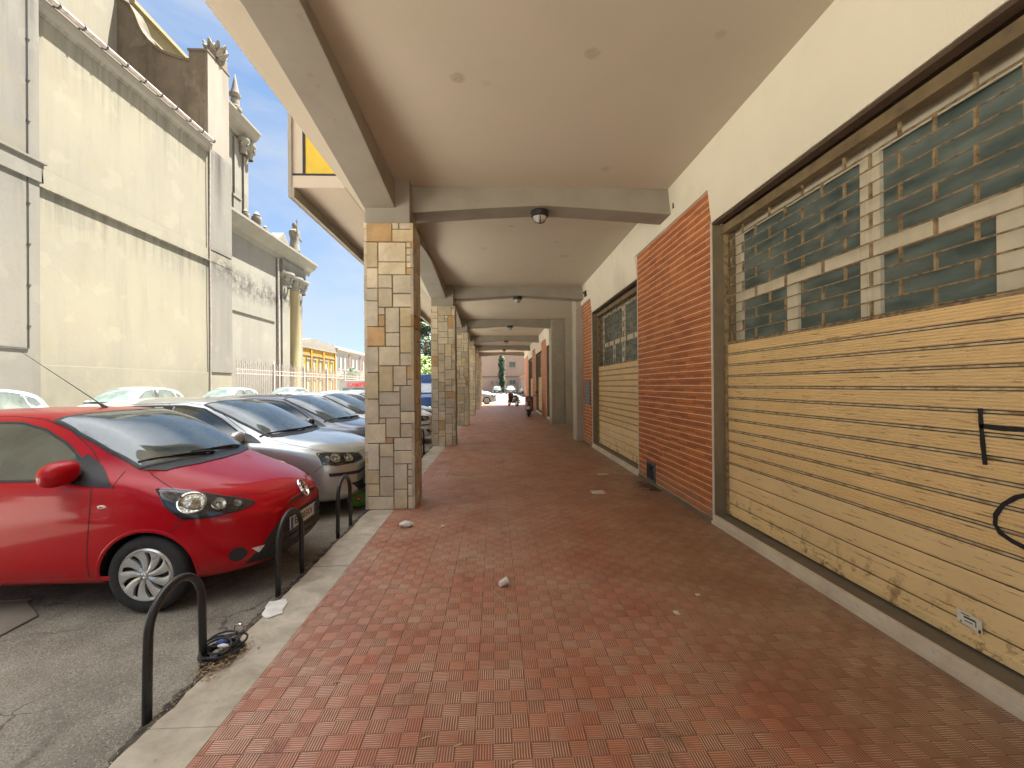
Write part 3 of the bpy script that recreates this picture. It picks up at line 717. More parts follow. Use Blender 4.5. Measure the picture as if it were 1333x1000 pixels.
# ------------------------------------------------------------------ church
ch = empty('church', (-18, 25, 0), 'tall pale church with long blank side wall, scroll buttress and stone finials', 'church')
CXW = -15.0
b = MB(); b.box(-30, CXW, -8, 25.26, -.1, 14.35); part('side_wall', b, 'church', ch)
b = MB()   # buttress pilaster nearer the camera, with the string course wrapped round
b.box(CXW-.002, CXW+.30, 10.0, 14.62, -.1, 14.3); part('buttress', b, 'church_g', ch)
b = MB(); b.box(CXW+.29, CXW+.36, 9.9, 14.70, 8.32, 8.95); b.box(CXW+.02, CXW+.42, 9.8, 14.78, 8.93, 9.0); b.box(CXW+.02, CXW+.36, 14.62, 14.70, 8.32, 8.95); part('string_course', b, 'church_g', ch, bevel=.01)
b = MB(); b.box(CXW-.01, CXW+.07, 14.7, 25.30, 8.32, 8.90); b.box(CXW-.01, CXW+.11, 14.7, 25.34, 8.28, 8.33); part('string_course', b, 'church', ch, bevel=.01)
b = MB(); b.box(CXW-.01, CXW+.045, 14.62, 25.30, -.1, 2.42); part('plinth', b, 'church', ch, bevel=.01)
b = MB(); b.box(CXW-.01, CXW+.10, 23.42, 25.26, 2.43, 8.27); b.box(CXW-.01, CXW+.10, 23.42, 25.26, 8.92, 14.3); part('corner_pilaster', b, 'church_g', ch, bevel=.01)
b = MB(); b.prism_y([(CXW-.1, 14.0), (CXW+.05, 14.0), (CXW+.10, 14.12), (CXW+.20, 14.25), (CXW+.24, 14.45), (CXW-.1, 14.45)], -8, 23.42); part('eaves_cornice', b, 'church_l', ch)
b = MB(); b.lathe([(.09, -8), (.09, 23.42)], (CXW+.32, 0, 14.60), 'y', 10)
g = part('gutter', b, 'iron', ch, smooth=True)
y = 8.
while y < 23.3: b = MB(); b.lathe([(.09, y-.01), (.118, y), (.118, y+.05), (.09, y+.06)], (CXW+.32, 0, 14.60), 'y', 10); part('gutter_bracket', b, 'trim', g); y += .9
b = MB(); b.extrude([(CXW+.2, -8, 14.58), (-20.0, -8, 16.38), (-20.0, -8, 16.0), (CXW+.2, -8, 14.5)], (0, 31.3, 0)); part('aisle_roof', b, 'church_s', ch)
b = MB(); b.box(-32, -19.6, -8, 23.4, 14.3, 24.5); part('nave_wall', b, 'church', ch)
# end block with stained sides and carved top
b = MB(); b.box(-15.95, CXW-.003, 23.38, 25.24, 14.2, 19.35); part('end_block', b, 'church_d', ch, bevel=.02)
b = MB(); b.box(-16.0, CXW+.05, 23.32, 25.30, 19.35, 19.46); o = part('block_cap', b, 'church_d', ch, bevel=.02)
b = MB(); b.box(-15.7, CXW-.05, 24.3, 25.2, 19.46, 20.1); b.lathe([(.001, 20.5), (.3, 20.4), (.42, 20.1), (.45, 20.05)], (-15.4, 24.75, 0), 'z', 16); part('block_upstand', b, 'church_d', o)
b = MB(); b.box(CXW-.004, CXW+.012, 23.40, 25.2, 14.36, 19.33); part('stained_side', b, 'church_t', ch)
# scroll wall between nave and block
cur = [(-19.7, 23.2), (-19.55, 22.4), (-19.42, 21.95), (-18.95, 21.62), (-18.68, 21.1), (-18.48, 20.53), (-18.25, 20.1), (-18.0, 19.78), (-17.7, 19.50), (-17.44, 19.30), (-17.0, 19.10), (-16.46, 18.92), (-15.9, 18.8)]
b = MB(); b.prism_y(cur+[(-15.9, 14.2), (-19.7, 14.2)], 23.4, 24.1); part('scroll_wall', b, 'church_d', ch)
b = MB(); n = len(cur); b.prism_y(cur+[(x+.02, z+.13) for x, z in reversed(cur)], 23.34, 24.16); part('scroll_coping', b, 'church_d', ch)
b = MB(); b.box(-32, -19.5, 24.1, 31.5, 14.2, 22.4); part('upper_nave', b, 'church_y', ch)
b = MB(); b.box(-32, -19.25, 24.1, 31.6, 22.4, 22.62); b.box(-32, -19.38, 24.1, 31.5, 21.5, 21.6); part('upper_cornice', b, 'church_y', ch)
def finial(c, prof, name, petals=0, s=1):
    b = MB(); b.lathe([(r*s, z*s) for r, z in prof], c, 'z', 16)
    if petals:
        for k in range(petals):
            a = 2*math.pi*k/petals
            for (r0, z0, r1, z1, wd) in ((.12, .25, .42, .72, .22), (.1, .2, .46, .5, .24)):
                a2 = a+(.3 if wd > .23 else 0); ca, sa = math.cos(a2), math.sin(a2)
                P = lambda r, z, t: (c[0]+r*ca*s-t*sa*s, c[1]+r*sa*s+t*ca*s, c[2]+z*s)
                vs = [P(r0, z0, -wd*.3), P(r0, z0, wd*.3), P((r0+r1)*.58, (z0+z1)*.45, wd*.55), P(r1, z1, wd*.2), P(r1*1.06, z1+.03, 0), P(r1, z1, -wd*.2), P((r0+r1)*.58, (z0+z1)*.45, -wd*.55)]
                m = len(vs); vs += [(x+.05*ca*s*-1, y-.05*sa*s, z+.03*s) for x, y, z in vs]
                b.add(vs, [tuple(range(m)), tuple(range(2*m-1, m-1, -1))]+[(i, m+i, m+(i+1) % m, (i+1) % m) for i in range(m)])
    return part(name, b, 'church_s', ch, smooth=True)
finial((-15.25, 24.45, 19.46), [(.001, 0), (.22, 0), (.2, .1), (.09, .2), (.12, .32), (.26, .45), (.30, .6), (.22, .62), (.12, .78), (.001, .84)], 'flower_vase', 8, 1.35)
# upper facade return with heavy cornice
b = MB(); b.box(-24, -16.2, 25.3, 29.2, 11.5, 17.8); part('facade_return', b, 'church_l', ch)
b = MB(); b.box(-16.2, -16.08, 27.6, 28.1, 12.4, 17.3); b.box(-16.2, -16.08, 28.6, 29.1, 12.4, 17.3); part('pilaster', b, 'church_l', ch, bevel=.02)
b = MB(); b.prism_y([(-16.3, 17.5), (-16.05, 17.5), (-15.98, 17.75), (-15.6, 17.95), (-15.45, 18.25), (-15.35, 18.3), (-15.35, 18.42), (-16.3, 18.42)], 25.32, 29.35); part('return_cornice', b, 'church_l', ch)
b = MB()
for yy in (28.3, 29.05):
    b.lathe([(.22, 16.5), (.26, 16.6), (.22, 16.9), (.34, 17.2), (.42, 17.35), (.40, 17.5)], (-15.98, yy, 0), 'z', 10)
    for a in range(6): b.ellipsoid((-15.98+.3*math.cos(a), yy+.3*math.sin(a), 17.1), (.1, .1, .16), 6, 5)
part('capital', b, 'church_l', ch, smooth=True)
finial((-15.6, 26.85, 18.42), [(.001, 0), (.42, 0), (.42, .2), (.30, .3), (.28, .75), (.16, .8), (.16, .88), (.36, 1.0), (.38, 1.15), (.30, 1.2), (.22, 1.5), (.12, 2.05), (.02, 2.6), (.001, 2.62)], 'pine_cone_finial', 0, .85)
# lower front section
b = MB(); b.box(-30, -16, 25.3, 33.1, -.1, 11.6); part('front_wall', b, 'church_l', ch)
b = MB(); b.box(-16.01, -15.95, 25.3, 32.2, 6.40, 6.63); b.box(-16.01, -15.93, 25.3, 32.2, 6.36, 6.40); part('string_course', b, 'church_l', ch)
b = MB(); b.box(-16.01, -15.88, 33.15, 34.3, -.1, 9.75); part('pilaster', b, 'church_l', ch, bevel=.02)
b = MB(); b.box(-30, -16.02, 33.1, 35.1, -.1, 11.6); part('front_corner', b, 'church_y', ch)
b = MB(); b.lathe([(.62, 0), (.62, .3), (.5, .45), (.5, 5), (.44, 9.1), (.5, 9.2)], (-16.0, 35.2, 0), 'z', 24); part('front_column', b, 'church_y', ch, smooth=True)
b = MB(); b.box(-17, -15.9, 35.9, 36.6, -.1, 9.75); part('pilaster', b, 'church_l', ch, bevel=.02)
b = MB()
for yy in (33.7, 35.2, 36.3):
    b.lathe([(.5, 9.2), (.55, 9.3), (.48, 9.5), (.62, 9.9), (.8, 10.15), (.78, 10.3)], (-16.05, yy, 0), 'z', 12)
    for a in range(7): b.ellipsoid((-16.05+.56*math.cos(a*.9), yy+.56*math.sin(a*.9), 9.85), (.16, .16, .28), 6, 5)
part('capital', b, 'church_l', ch, smooth=True)
b = MB(); b.box(-30, -15.75, 33.0, 36.9, 10.28, 11.2); part('entablature', b, 'church_l', ch, bevel=.02)
b = MB(); b.prism_y([(-16.3, 11.15), (-15.95, 11.15), (-15.85, 11.45), (-15.5, 11.65), (-15.3, 11.95), (-15.2, 12.0), (-15.2, 12.15), (-16.3, 12.15)], 25.3, 38.1)
b.box(-30, -16.2, 25.3, 37.5, 11.6, 12.1); part('front_cornice', b, 'church_l', ch)
b = MB(); b.tube([(-15.9, 32.55, 11.1), (-15.88, 32.55, .3)], .085, 10); part('downpipe', b, 'iron', ch, smooth=True)
b = MB(); b.tube([(-14.93+.1, 23.3, 14.4), (-14.88, 23.3, 9.), (-14.88, 23.32, 8.9), (-14.86, 23.3, 6), (-14.9, 23.34, 2.6), (-14.9, 23.3, 0)], .035, 6); part('cable', b, 'iron', ch)
b = MB(); P = []
for i in range(24): P.append((CXW+.325, 14.25+.03*mnoise.noise(Vector((i, 0, 0))), 2.9+i*.5))
b.tube(P, .014, 6); b.tube([(CXW+.33, 10.1, 2.9), (CXW+.33, 14.25, 2.9)], .02, 6)
for i in range(8): b.box(CXW+.3, CXW+.33, 14.22, 14.33, 3.6+i*1.3, 3.63+i*1.3)
part('cable', b, 'trim', ch)
# front pediment, statue and vases on the cornice
b = MB(); b.prism_x([(32.3, 12.15), (33.9, 12.15), (33.9, 12.5), (33.1, 13.2), (32.3, 12.5)], -16.6, -15.7); part('little_pediment', b, 'church_s', ch, bevel=.02)
b = MB(); b.box(-16.4, -15.7, 35.2, 36.0, 12.15, 12.55)
b.lathe([(.001, 12.5), (.42, 12.55), (.36, 13.0), (.30, 13.5), (.42, 13.95), (.40, 14.15), (.16, 14.32), (.10, 14.36), (.17, 14.5), (.19, 14.65), (.15, 14.8), (.001, 14.86)], (-16.05, 35.55, 0), 'z', 14)
b.tube([(-15.8, 35.2, 14.1), (-15.55, 35.0, 13.8), (-15.6, 35.0, 14.3)], [.12, .1, .07], 6); b.tube([(-16.1, 36.0, 14.05), (-15.7, 36.15, 13.5)], [.12, .08], 6)
b.tube([(-15.58, 34.95, 13.6), (-15.58, 34.95, 14.9)], .03, 5); b.box(-15.66, -15.5, 34.9, 35.0, 14.7, 14.75)
part('statue', b, 'church_s', ch, smooth=True)
V = [(.001, 0), (.3, 0), (.3, .15), (.14, .25), (.2, .4), (.34, .75), (.3, .95), (.18, 1.0), (.22, 1.1), (.1, 1.3), (.001, 1.36)]
finial((-16.0, 29.9, 12.15), V, 'urn'); finial((-16.0, 28.6, 12.15), V, 'urn', 0, .75); finial((-16.0, 31.0, 12.15), V, 'urn', 0, .6)
b = MB(); b.box(-16.6, -15.8, 27.0, 27.7, 12.15, 13.3); b.box(-16.65, -15.75, 26.9, 27.8, 13.3, 13.45); part('pedestal', b, 'church_l', ch, bevel=.02)

# ------------------------------------------------------------------ iron fence beyond the church corner
fe = empty('iron_fence', (-14.8, 25.4, 0), 'spiked grey iron fence on a low wall in front of church and yellow building', 'fence')
b = MB(); b.box(-15.0, -14.6, 25.4, 86, -.1, .62); part('base_wall', b, 'church_g', fe)
b = MB(); y = 25.5; i = 0
while y < 86:
    b.box(-14.815, -14.785, y, y+.03, .6, 2.95 if i % 2 else 3.1)
    t = 2.95 if i % 2 else 3.1
    b.add([(-14.825, y-.01, t), (-14.775, y-.01, t), (-14.775, y+.04, t), (-14.825, y+.04, t), (-14.8, y+.015, t+.16)], [(0, 1, 4), (1, 2, 4), (2, 3, 4), (3, 0, 4)])
    if i % 2 == 0 and y < 60: b.lathe([(.075, -.012), (.095, -.012), (.095, .012), (.075, .012), (.075, -.012)], (-14.8, y+.12, 2.52), 'x', 10)
    y += .22 if y < 50 else .4; i += 1
for z in (.75, 2.4, 2.66): b.box(-14.82, -14.78, 25.4, 86, z, z+.045)
part('picket_row', b, 'iron', fe)
y = 29.6
while y < 86:
    b = MB(); b.box(-14.87, -14.73, y-.07, y+.07, .6, 3.1); b.lathe([(.001, 3.4), (.06, 3.25), (.09, 3.14), (.05, 3.1)], (-14.8, y, 0), 'z', 8); part('post', b, 'iron', fe); y += 4.6

# ------------------------------------------------------------------ far buildings
yb = empty('yellow_building', (-30, 65, 0), 'ochre yellow two storey building with stone attic behind the fence', 'building')
b = MB(); b.box(-40, -26, 57.5, 72.0, 0, 7.0); part('wall', b, 'yb', yb)
b = MB(); b.box(-40, -25.8, 57.3, 72.0, 7.0, 7.25); b.box(-40, -25.95, 57.4, 72, 7.25, 7.6); part('cornice', b, 'church_s', yb)
b = MB(); b.prism_x([(57.6, 7.6), (62.6, 8.5), (72.0, 8.35), (72.0, 7.6)], -40, -26.05); part('attic', b, 'church_s', yb)
for i in range(6):
    yy = 59.2+i*2.15
    for z0, z1 in ((3.8, 5.4), (.9, 2.6)):
        b = MB(); b.box(-26.05, -25.97, yy-.42, yy+.42, z0, z1)
        w = part('window', b, 'shutgreen', yb); b = MB()
        b.box(-26, -25.9, yy-.55, yy-.42, z0-.1, z1+.15); b.box(-26, -25.9, yy+.42, yy+.55, z0-.1, z1+.15); b.box(-26, -25.85, yy-.62, yy+.62, z1+.05, z1+.25); b.box(-26, -25.88, yy-.6, yy+.6, z0-.2, z0-.05)
        part('window_frame', b, 'church_s', w)
for yy in (57.9, 62.4, 66.8, 71.6):
    b = MB(); b.box(-26, -25.86, yy-.22, yy+.22, .2, 7.0); part('pilaster', b, 'yb', yb)
b = MB(); b.box(-26, -25.88, 57.5, 72, 3.0, 3.2); b.box(-26, -25.9, 57.5, 72, 6.0, 6.15); part('string_course', b, 'church_s', yb)
wb = empty('white_building', (-30, 80, 0), 'long offwhite two storey building with pink stripes right of the yellow one', 'building')
b = MB(); b.box(-40, -26, 72.05, 96, 0, 7.7); part('wall', b, 'ww', wb)
b = MB(); b.box(-40, -25.6, 72.05, 96.2, 7.7, 8.0); b.prism_y([(-25.7, 8.0), (-33, 10), (-40, 8.0)], 72.1, 96); part('roof', b, 'rooftile', wb)
b = MB(); b.box(-26, -25.8, 72.05, 96, 7.35, 7.7); b.box(-26, -25.9, 72.05, 96, 3.4, 3.6); part('cornice', b, 'ww', wb)
for i in range(11):
    yy = 73.3+i*2.1
    for z0, z1 in ((4.7, 6.6), (1.3, 3.0)):
        b = MB(); b.box(-26.05, -25.96, yy-.4, yy+.4, z0, z1); w = part('window', b, 'winpane', wb)
        b = MB(); b.box(-26, -25.9, yy-.5, yy-.4, z0-.1, z1+.1); b.box(-26, -25.9, yy+.4, yy+.5, z0-.1, z1+.1); b.box(-26, -25.88, yy-.55, yy+.55, z0-.2, z0-.08); b.box(-25.97, -25.92, yy-.03, yy+.03, z0, z1); part('window_frame', b, 'ww', w)
    if i % 3 == 2:
        b = MB(); b.box(-26, -25.86, yy+.8, yy+1.25, 0, 7.35); part('pilaster', b, 'pkd', wb)
pb = empty('pink_building', (0, 95, 0), 'pale pink building closing the view at the end of the walkway', 'building')
b = MB(); b.box(-7, 26, 95, 105, 0, 12.2); part('wall', b, 'pk', pb)
b = MB(); b.box(-7.3, 26.3, 94.7, 105, 12.2, 12.6); part('cornice', b, 'pkd', pb)
b = MB(); b.box(-7, 26, 94.9, 95, 3.35, 3.6); part('string_course', b, 'pkd', pb)
for xx, w_ in ((3.9, .62), (12., .7), (18., .7)):
    for z0, z1 in ((5.7, 6.7), (9.4, 10.9), (1.9, 2.7)):
        b = MB(); b.box(xx-.6, xx+.6, 94.93, 95.02, z0, z1); w = part('window', b, 'winpane', pb)
        b = MB(); b.box(xx-.72, xx-.6, 94.88, 95, z0-.1, z1+.12); b.box(xx+.6, xx+.72, 94.88, 95, z0-.1, z1+.12); b.box(xx-.8, xx+.8, 94.85, 95, z0-.2, z0-.08); b.box(xx-.03, xx+.03, 94.9, 94.93, z0, z1); part('window_frame', b, 'ww', w)
b = MB()
for xx in (-.8, .3): b = MB(); b.box(xx, xx+.35, 94.6, 95, 2.0, 2.5); part('air_conditioner', b, 'oxide', pb)
b = MB(); b.box(4.9, 6.6, 94.7, 95, .3, 2.4); part('van_door', b, 'ww', pb)
for (x0, x1, y0, y1, h, m, nm, lab) in ((-60, -36, 98, 112, 9.5, 'ww', 'house', 'offwhite house far across the square'), (5.2, 5.9, 60, 92, 3., 'pk', 'garden_wall', 'pink wall along the far side of the square')):
    e = empty(nm, (x0, y0, 0), lab, 'house' if nm == 'house' else 'wall'); b = MB(); b.box(x0, x1, y0, y1, 0, h); part('wall', b, m, e)
    b = MB(); b.box(x0-.2, x1+.2, y0-.2, y1+.2, h, h+.3); part('coping', b, 'rooftile', e)

# ------------------------------------------------------------------ trees
def leaves(b, blobs, n, size, rnd, flat=.5):
    for _ in range(n):
        c, r = rnd.choice(blobs); 
        while True:
            v = Vector((rnd.uniform(-1, 1), rnd.uniform(-1, 1), rnd.uniform(-1, 1)))
            if .35 < v.length < 1: break
        p = Vector((c[0]+v.x*r[0], c[1]+v.y*r[1], c[2]+v.z*r[2])); s = size*rnd.uniform(.6, 1.4)
        a = Vector((rnd.uniform(-1, 1), rnd.uniform(-1, 1), rnd.uniform(-flat, flat))).normalized()*s
        q = a.orthogonal().normalized()*s*.5
        b.add([p-a, p-q, p+a, p+q], [(0, 1, 2, 3)])
def tree(name, loc, label, blobs, n, size, mat, h, seed, group=None, r=.25):
    rnd = random.Random(seed); e = empty(name, loc, label, 'tree', group)
    b = MB(); L = loc; b.tube([(L[0], L[1], 0), (L[0]+.05*h*.2, L[1], h*.3), (L[0], L[1]+.1, h*.6), (L[0], L[1], h*.93)], [r, r*.8, r*.5, r*.1], 8)
    for i in range(9):
        a = rnd.uniform(0, 6.28); z = h*rnd.uniform(.2, .8); l = h*.16
        b.tube([(L[0], L[1], z), (L[0]+l*.6*math.cos(a), L[1]+l*.6*math.sin(a), z+l*.2), (L[0]+l*math.cos(a), L[1]+l*math.sin(a), z+l*.35)], [r*.4, r*.25, r*.08], 5)
    part('trunk', b, 'bark', e)
    b = MB(); leaves(b, [((L[0]+c[0], L[1]+c[1], c[2]), q) for c, q in blobs], n, size, rnd); part('crown', b, mat, e)
    return e
rnd = random.Random(5)
cy = [((rnd.uniform(-.18, .18), rnd.uniform(-.18, .18), z*.38+.7), (.62 if z < 16 else .62-(z-16)*.13, .6, .6)) for z in range(20)]
tree('cypress_tree', (1.45, 88, 0), 'dark columnar cypress seen beyond the end of the walkway', cy, 5200, .16, 'foliage', 8.4, 2)
cd = []
for i in range(46):
    t = i/45; z = 2.6+t*11.6; rr = (1-t)*3.6+.4; a = rnd.uniform(0, 6.28); k = rnd.uniform(.25, .9)
    cd.append(((rr*k*math.cos(a), rr*k*math.sin(a), z), (.9+rr*.25, .9+rr*.25, .42)))
tree('cedar_tree', (-9.6, 60, 0), 'tall dark cedar seen through the gap between the first two stone columns', cd, 9000, .22, 'foliage', 14.2, 3, r=.35)
gb = [((rnd.uniform(-1.8, 1.8), rnd.uniform(-1.5, 1.5), rnd.uniform(1.6, 4.6)), (.9, .9, .7)) for _ in range(18)]
tree('leafy_tree', (-6.9, 46, 0), 'lighter green leafy tree in front of the dark cedar', gb, 4200, .16, 'foliage2', 4.6, 4)
gb = [((rnd.uniform(-.9, .9), rnd.uniform(-.9, .9), rnd.uniform(1.3, 4.2)), (.8, .8, .7)) for _ in range(14)]
tree('rounded_tree', (-20.4, 62, 0), 'small grey green rounded tree in front of the white building', gb, 3000, .15, 'foliage', 4.4, 6)

# ------------------------------------------------------------------ steel hoops along the kerb
HOOPL = ['nearest black steel hoop, with the tangled cable lock at its foot', 'black steel hoop in front of the red car bumper', 'black steel hoop just before the first stone column', 'black steel hoop beside the second stone column']
def hoop(x, y0, y1, top, lean, lab):
    P = []; r = (y1-y0)/2; zc = top-r
    P.append((x-lean*0, y0-.012, -.08)); P.append((x, y0-.006, zc*.6))
    for i in range(17):
        a = math.pi-math.pi*i/16; P.append((x, (y0+y1)/2+r*math.cos(a), zc+r*math.sin(a)))
    P.append((x, y1+.004, zc*.6)); P.append((x, y1+.008, -.08))
    b = MB(); b.tube(P, .0215, 12)
    return solo('steel_hoop', b, 'steel', (x, (y0+y1)/2, 0), lab, 'bike hoop', 'black steel hoops along the kerb', smooth=True)
for a in ((-1.735, 2.23, 2.625, .575), (-1.735, 3.53, 3.94, .57), (-1.735, 4.84, 5.24, .585), (-1.735, 10.2, 10.6, .58)):
    hoop(a[0], a[1], a[2], a[3], 0, HOOPL.pop(0))
# cable lock tangle
rnd = random.Random(11)
lk = empty('cable_lock', (-1.69, 2.68, -.02), 'tangled dark cable lock lying round the foot of the nearest hoop', 'lock')
P = []
for i in range(150):
    a = i*.27; rr = .085+.045*mnoise.noise(Vector((i*.13, 0, 0))); P.append((-1.675+rr*math.cos(a)*1.05+.02*math.sin(i*.05), 2.69+rr*math.sin(a)*1.1, .0+.05*abs(mnoise.noise(Vector((i*.11, 4, 0))))*1.6+.012))
b = MB(); b.tube(P, .0085, 7)
rl = random.Random(4)
for k in range(7):
    c0 = (-1.665+rl.uniform(-.05, .06), 2.69+rl.uniform(-.07, .09)); a0 = rl.uniform(0, 6); tl = rl.uniform(-.5, .5); r0 = rl.uniform(.05, .10)
    b.tube([(c0[0]+r0*math.cos(a0+i*.35), c0[1]+r0*math.sin(a0+i*.35), .035+.02*k*.35+r0*tl*.5*math.sin(a0+i*.35)) for i in range(16)], .0065, 6)
part('cable', b, 'trim', lk, smooth=True)
b = MB(); b.tube([(-1.62+.032*math.cos(a*.4), 2.80, .095+.032*math.sin(a*.4)) for a in range(16)], .004, 6, closed=True); part('shackle', b, 'chrome', lk, smooth=True)
b = MB(); b.ellipsoid((-1.655, 2.68, .085), (.03, .02, .018), 10, 6); part('blue_tag', b, 'blueink', lk, smooth=True)
b = MB(); b.ellipsoid((-1.63, 2.65, .08), (.035, .012, .012), 10, 6); part('white_tag', b, 'paper', lk, smooth=True)

# ------------------------------------------------------------------ litter
def crumple(name, c, w, d, h, mat, label, cat, seed, n=9, rz=0):
    b = MB(); vs = []
    for j in range(n+1):
        for i in range(n+1):
            u, v = i/n*2-1, j/n*2-1
            q = Vector((u*w/2, v*d/2, 0)); q.rotate(Matrix.Rotation(rz, 3, 'Z'))
            z = .003+h*abs(mnoise.noise(Vector((u*1.7+seed, v*1.7, seed))))*1.7*max(0, 1-max(abs(u), abs(v))**4)+h*.25
            vs.append((c[0]+q.x+.25*w*mnoise.noise(Vector((u, v*1.3, seed+3)))*.4, c[1]+q.y+.2*d*mnoise.noise(Vector((v*1.4, u, seed+9))), c[2]+z))
    m = (n+1)**2; vs2 = vs+[(x, y, z-.0025) for x, y, z in vs]
    fs = [(j*(n+1)+i, j*(n+1)+i+1, (j+1)*(n+1)+i+1, (j+1)*(n+1)+i) for j in range(n) for i in range(n)]
    fs2 = fs+[tuple(k+m for k in reversed(f)) for f in fs]
    b.add(vs2, fs2); return solo(name, b, mat, c, label, cat)
# crumpled plastic bag
b = MB(); b.ellipsoid((0, 0, 0), (1, 1, 1), 22, 14)
b.v = [(-1.03+x*.075*(1+.35*mnoise.noise(Vector((x*2, y*2, z*2)))), 5.02+y*.055*(1+.35*mnoise.noise(Vector((x*2, y*2, z*2+5)))), .034+z*.034*(1+.5*mnoise.noise(Vector((x*3, y*3, z*3+9))))) for x, y, z in b.v]
solo('plastic_bag', b, 'plastic_w', (-1.03, 5.02, 0), 'small crumpled white plastic bag near the foot of the first stone column', 'bag', smooth=True)
cup = empty('paper_cup', (.045, 3.49, 0), 'crushed pale cup lying on the red tiles beside a straw', 'cup')
M_ = Matrix.Translation((.055, 3.49, .03)) @ Matrix.Rotation(R(35), 4, 'Z') @ Matrix.Rotation(R(82), 4, 'Y')
def xf(b, M): b.v = [tuple(M @ Vector(p)) for p in b.v]; return b
b = MB(); b.lathe([(.001, -.035), (.022, -.035), (.024, -.032), (.031, .035), (.028, .035), (.021, -.03), (.001, -.03)], (0, 0, 0), 'z', 20, sy=.8); xf(b, M_); part('cup_body', b, 'plastic_w', cup, smooth=True)
b = MB(); b.lathe([(.031, .032), (.034, .034), (.034, .038), (.030, .038)], (0, 0, 0), 'z', 20, sy=.8); xf(b, M_); part('cup_rim', b, 'paper', cup, smooth=True)
b = MB(); b.tube([(-.035, 3.435, .006), (.02, 3.30, .010), (.075, 3.18, .007), (.125, 3.06, .005)], .0022, 6); b.tube([(-.035, 3.435, .006), (-.02, 3.52, .005)], .0018, 6)
solo('straw', b, 'straw', (.03, 3.3, 0), 'long thin yellow stalk lying beside the crushed cup', 'straw')
crumple('paper_scrap', (1.53, 6.42, 0), .20, .20, .02, 'paper', 'torn white paper on the tiles left of the brick pier stain', 'paper', 3)
crumple('paper_scrap', (1.93, 7.7, 0), .20, .08, .015, 'paper', 'smaller flat white paper farther along near the second shutter', 'paper', 6)
crumple('paper_scrap', (1.54, 3.26, 0), .035, .03, .008, 'paper', 'tiny white paper scrap right of the cup', 'paper', 9, 5)
crumple('paper_scrap', (1.27, 3.01, 0), .032, .05, .008, 'paper', 'tiny white paper scrap nearest the viewer on the right', 'paper', 12, 5)
crumple('paper_scrap', (-.61, 5.02, 0), .04, .05, .012, 'paper', 'small pale scrap right of the crumpled plastic bag', 'paper', 15, 5)
fl = crumple('leaflet', (-1.62, 3.24, -.002), .13, .24, .012, 'paper', 'grey and white leaflet lying on the kerb by the red car', 'leaflet', 21, 9, .3)
b = MB(); vs = []
lf = empty('green_bag', (-1.93, 6.05, -.04), 'bright green bag with orange print on the asphalt under the silver car nose', 'bag')
b.ellipsoid((0, 0, 0), (1, 1, 1), 20, 12); b.v = [(-1.90+x*.17*(1+.3*mnoise.noise(Vector((x*2, y, z*2)))), 6.12+y*.12, .07+z*.12*(1+.3*mnoise.noise(Vector((x*2, y*2, z*2+4))))) for x, y, z in b.v]
part('bag_body', b, 'bagg', lf, smooth=True)
b = MB(); b.ellipsoid((-1.87, 6.005, .085), (.045, .012, .035), 12, 8); o = part('printed_flower', b, 'orange', lf, smooth=True)
b = MB(); b.ellipsoid((-1.87, 5.992, .085), (.014, .006, .012), 8, 6); part('flower_centre', b, 'paper', o)
# scattered dry leaves and crumbs, mostly along the kerb
b = MB(); rnd = random.Random(3)
def crumb(x, y, z, s):
    a = rnd.uniform(0, 6.28); p = [(x+s*math.cos(a+k*1.57)*(.35 if k % 2 else 1), y+s*math.sin(a+k*1.57)*(.35 if k % 2 else 1), z+.002+rnd.random()*s*.25) for k in range(4)]
    b.add(p+[(x, y, z+.001)], [(0, 1, 2, 3), (0, 4, 1), (1, 4, 2), (2, 4, 3), (3, 4, 0)])
for _ in range(1500):
    y = rnd.uniform(1.0, 9)
    if mnoise.noise(Vector((0, y*2.2, 5))) > -.25 or rnd.random() < .25: crumb(-1.655-abs(rnd.gauss(0, .03)), y, -.028+rnd.random()*.012, rnd.uniform(.004, .014))
for _ in range(420): crumb(-1.63+rnd.gauss(0, .045), 2.64+rnd.gauss(0, .085), rnd.random()*.03, rnd.uniform(.006, .02))
for _ in range(110): crumb(rnd.uniform(-1.5, 2.4), rnd.uniform(1.3, 9), 0, rnd.uniform(.004, .012))
for _ in range(90): crumb(rnd.uniform(-4, -1.7), rnd.uniform(1.6, 5), -.04, rnd.uniform(.005, .014))
o = link('leaf_litter', b.mesh('leaf_litter', 'leafdry')); tag(o, 'scattered dry leaf crumbs along the kerb and on the tiles', 'leaf litter', kind='stuff')
b = MB(); rnd = random.Random(8)
for _ in range(60): crumb(rnd.uniform(-1.3, 2.3), rnd.uniform(1.3, 8), 0, rnd.uniform(.003, .009))
for _ in range(260): crumb(rnd.choice((-1.64-abs(rnd.gauss(0, .05)), rnd.uniform(-3.4, -1.7))), rnd.uniform(1.2, 6), -.03, rnd.uniform(.003, .011))
for x, y in ((-.35, 2.0), (-.2, 1.95), (.05, 1.85), (-.9, 2.4), (-1.2, 3.2), (-1.1, 2.7)): b.tube([(x, y, .004), (x+.04, y+.012, .006)], .003, 5)
o = link('small_litter', b.mesh('small_litter', 'straw')); tag(o, 'pale straw bits and cigarette ends on the red tiles', 'litter', kind='stuff')

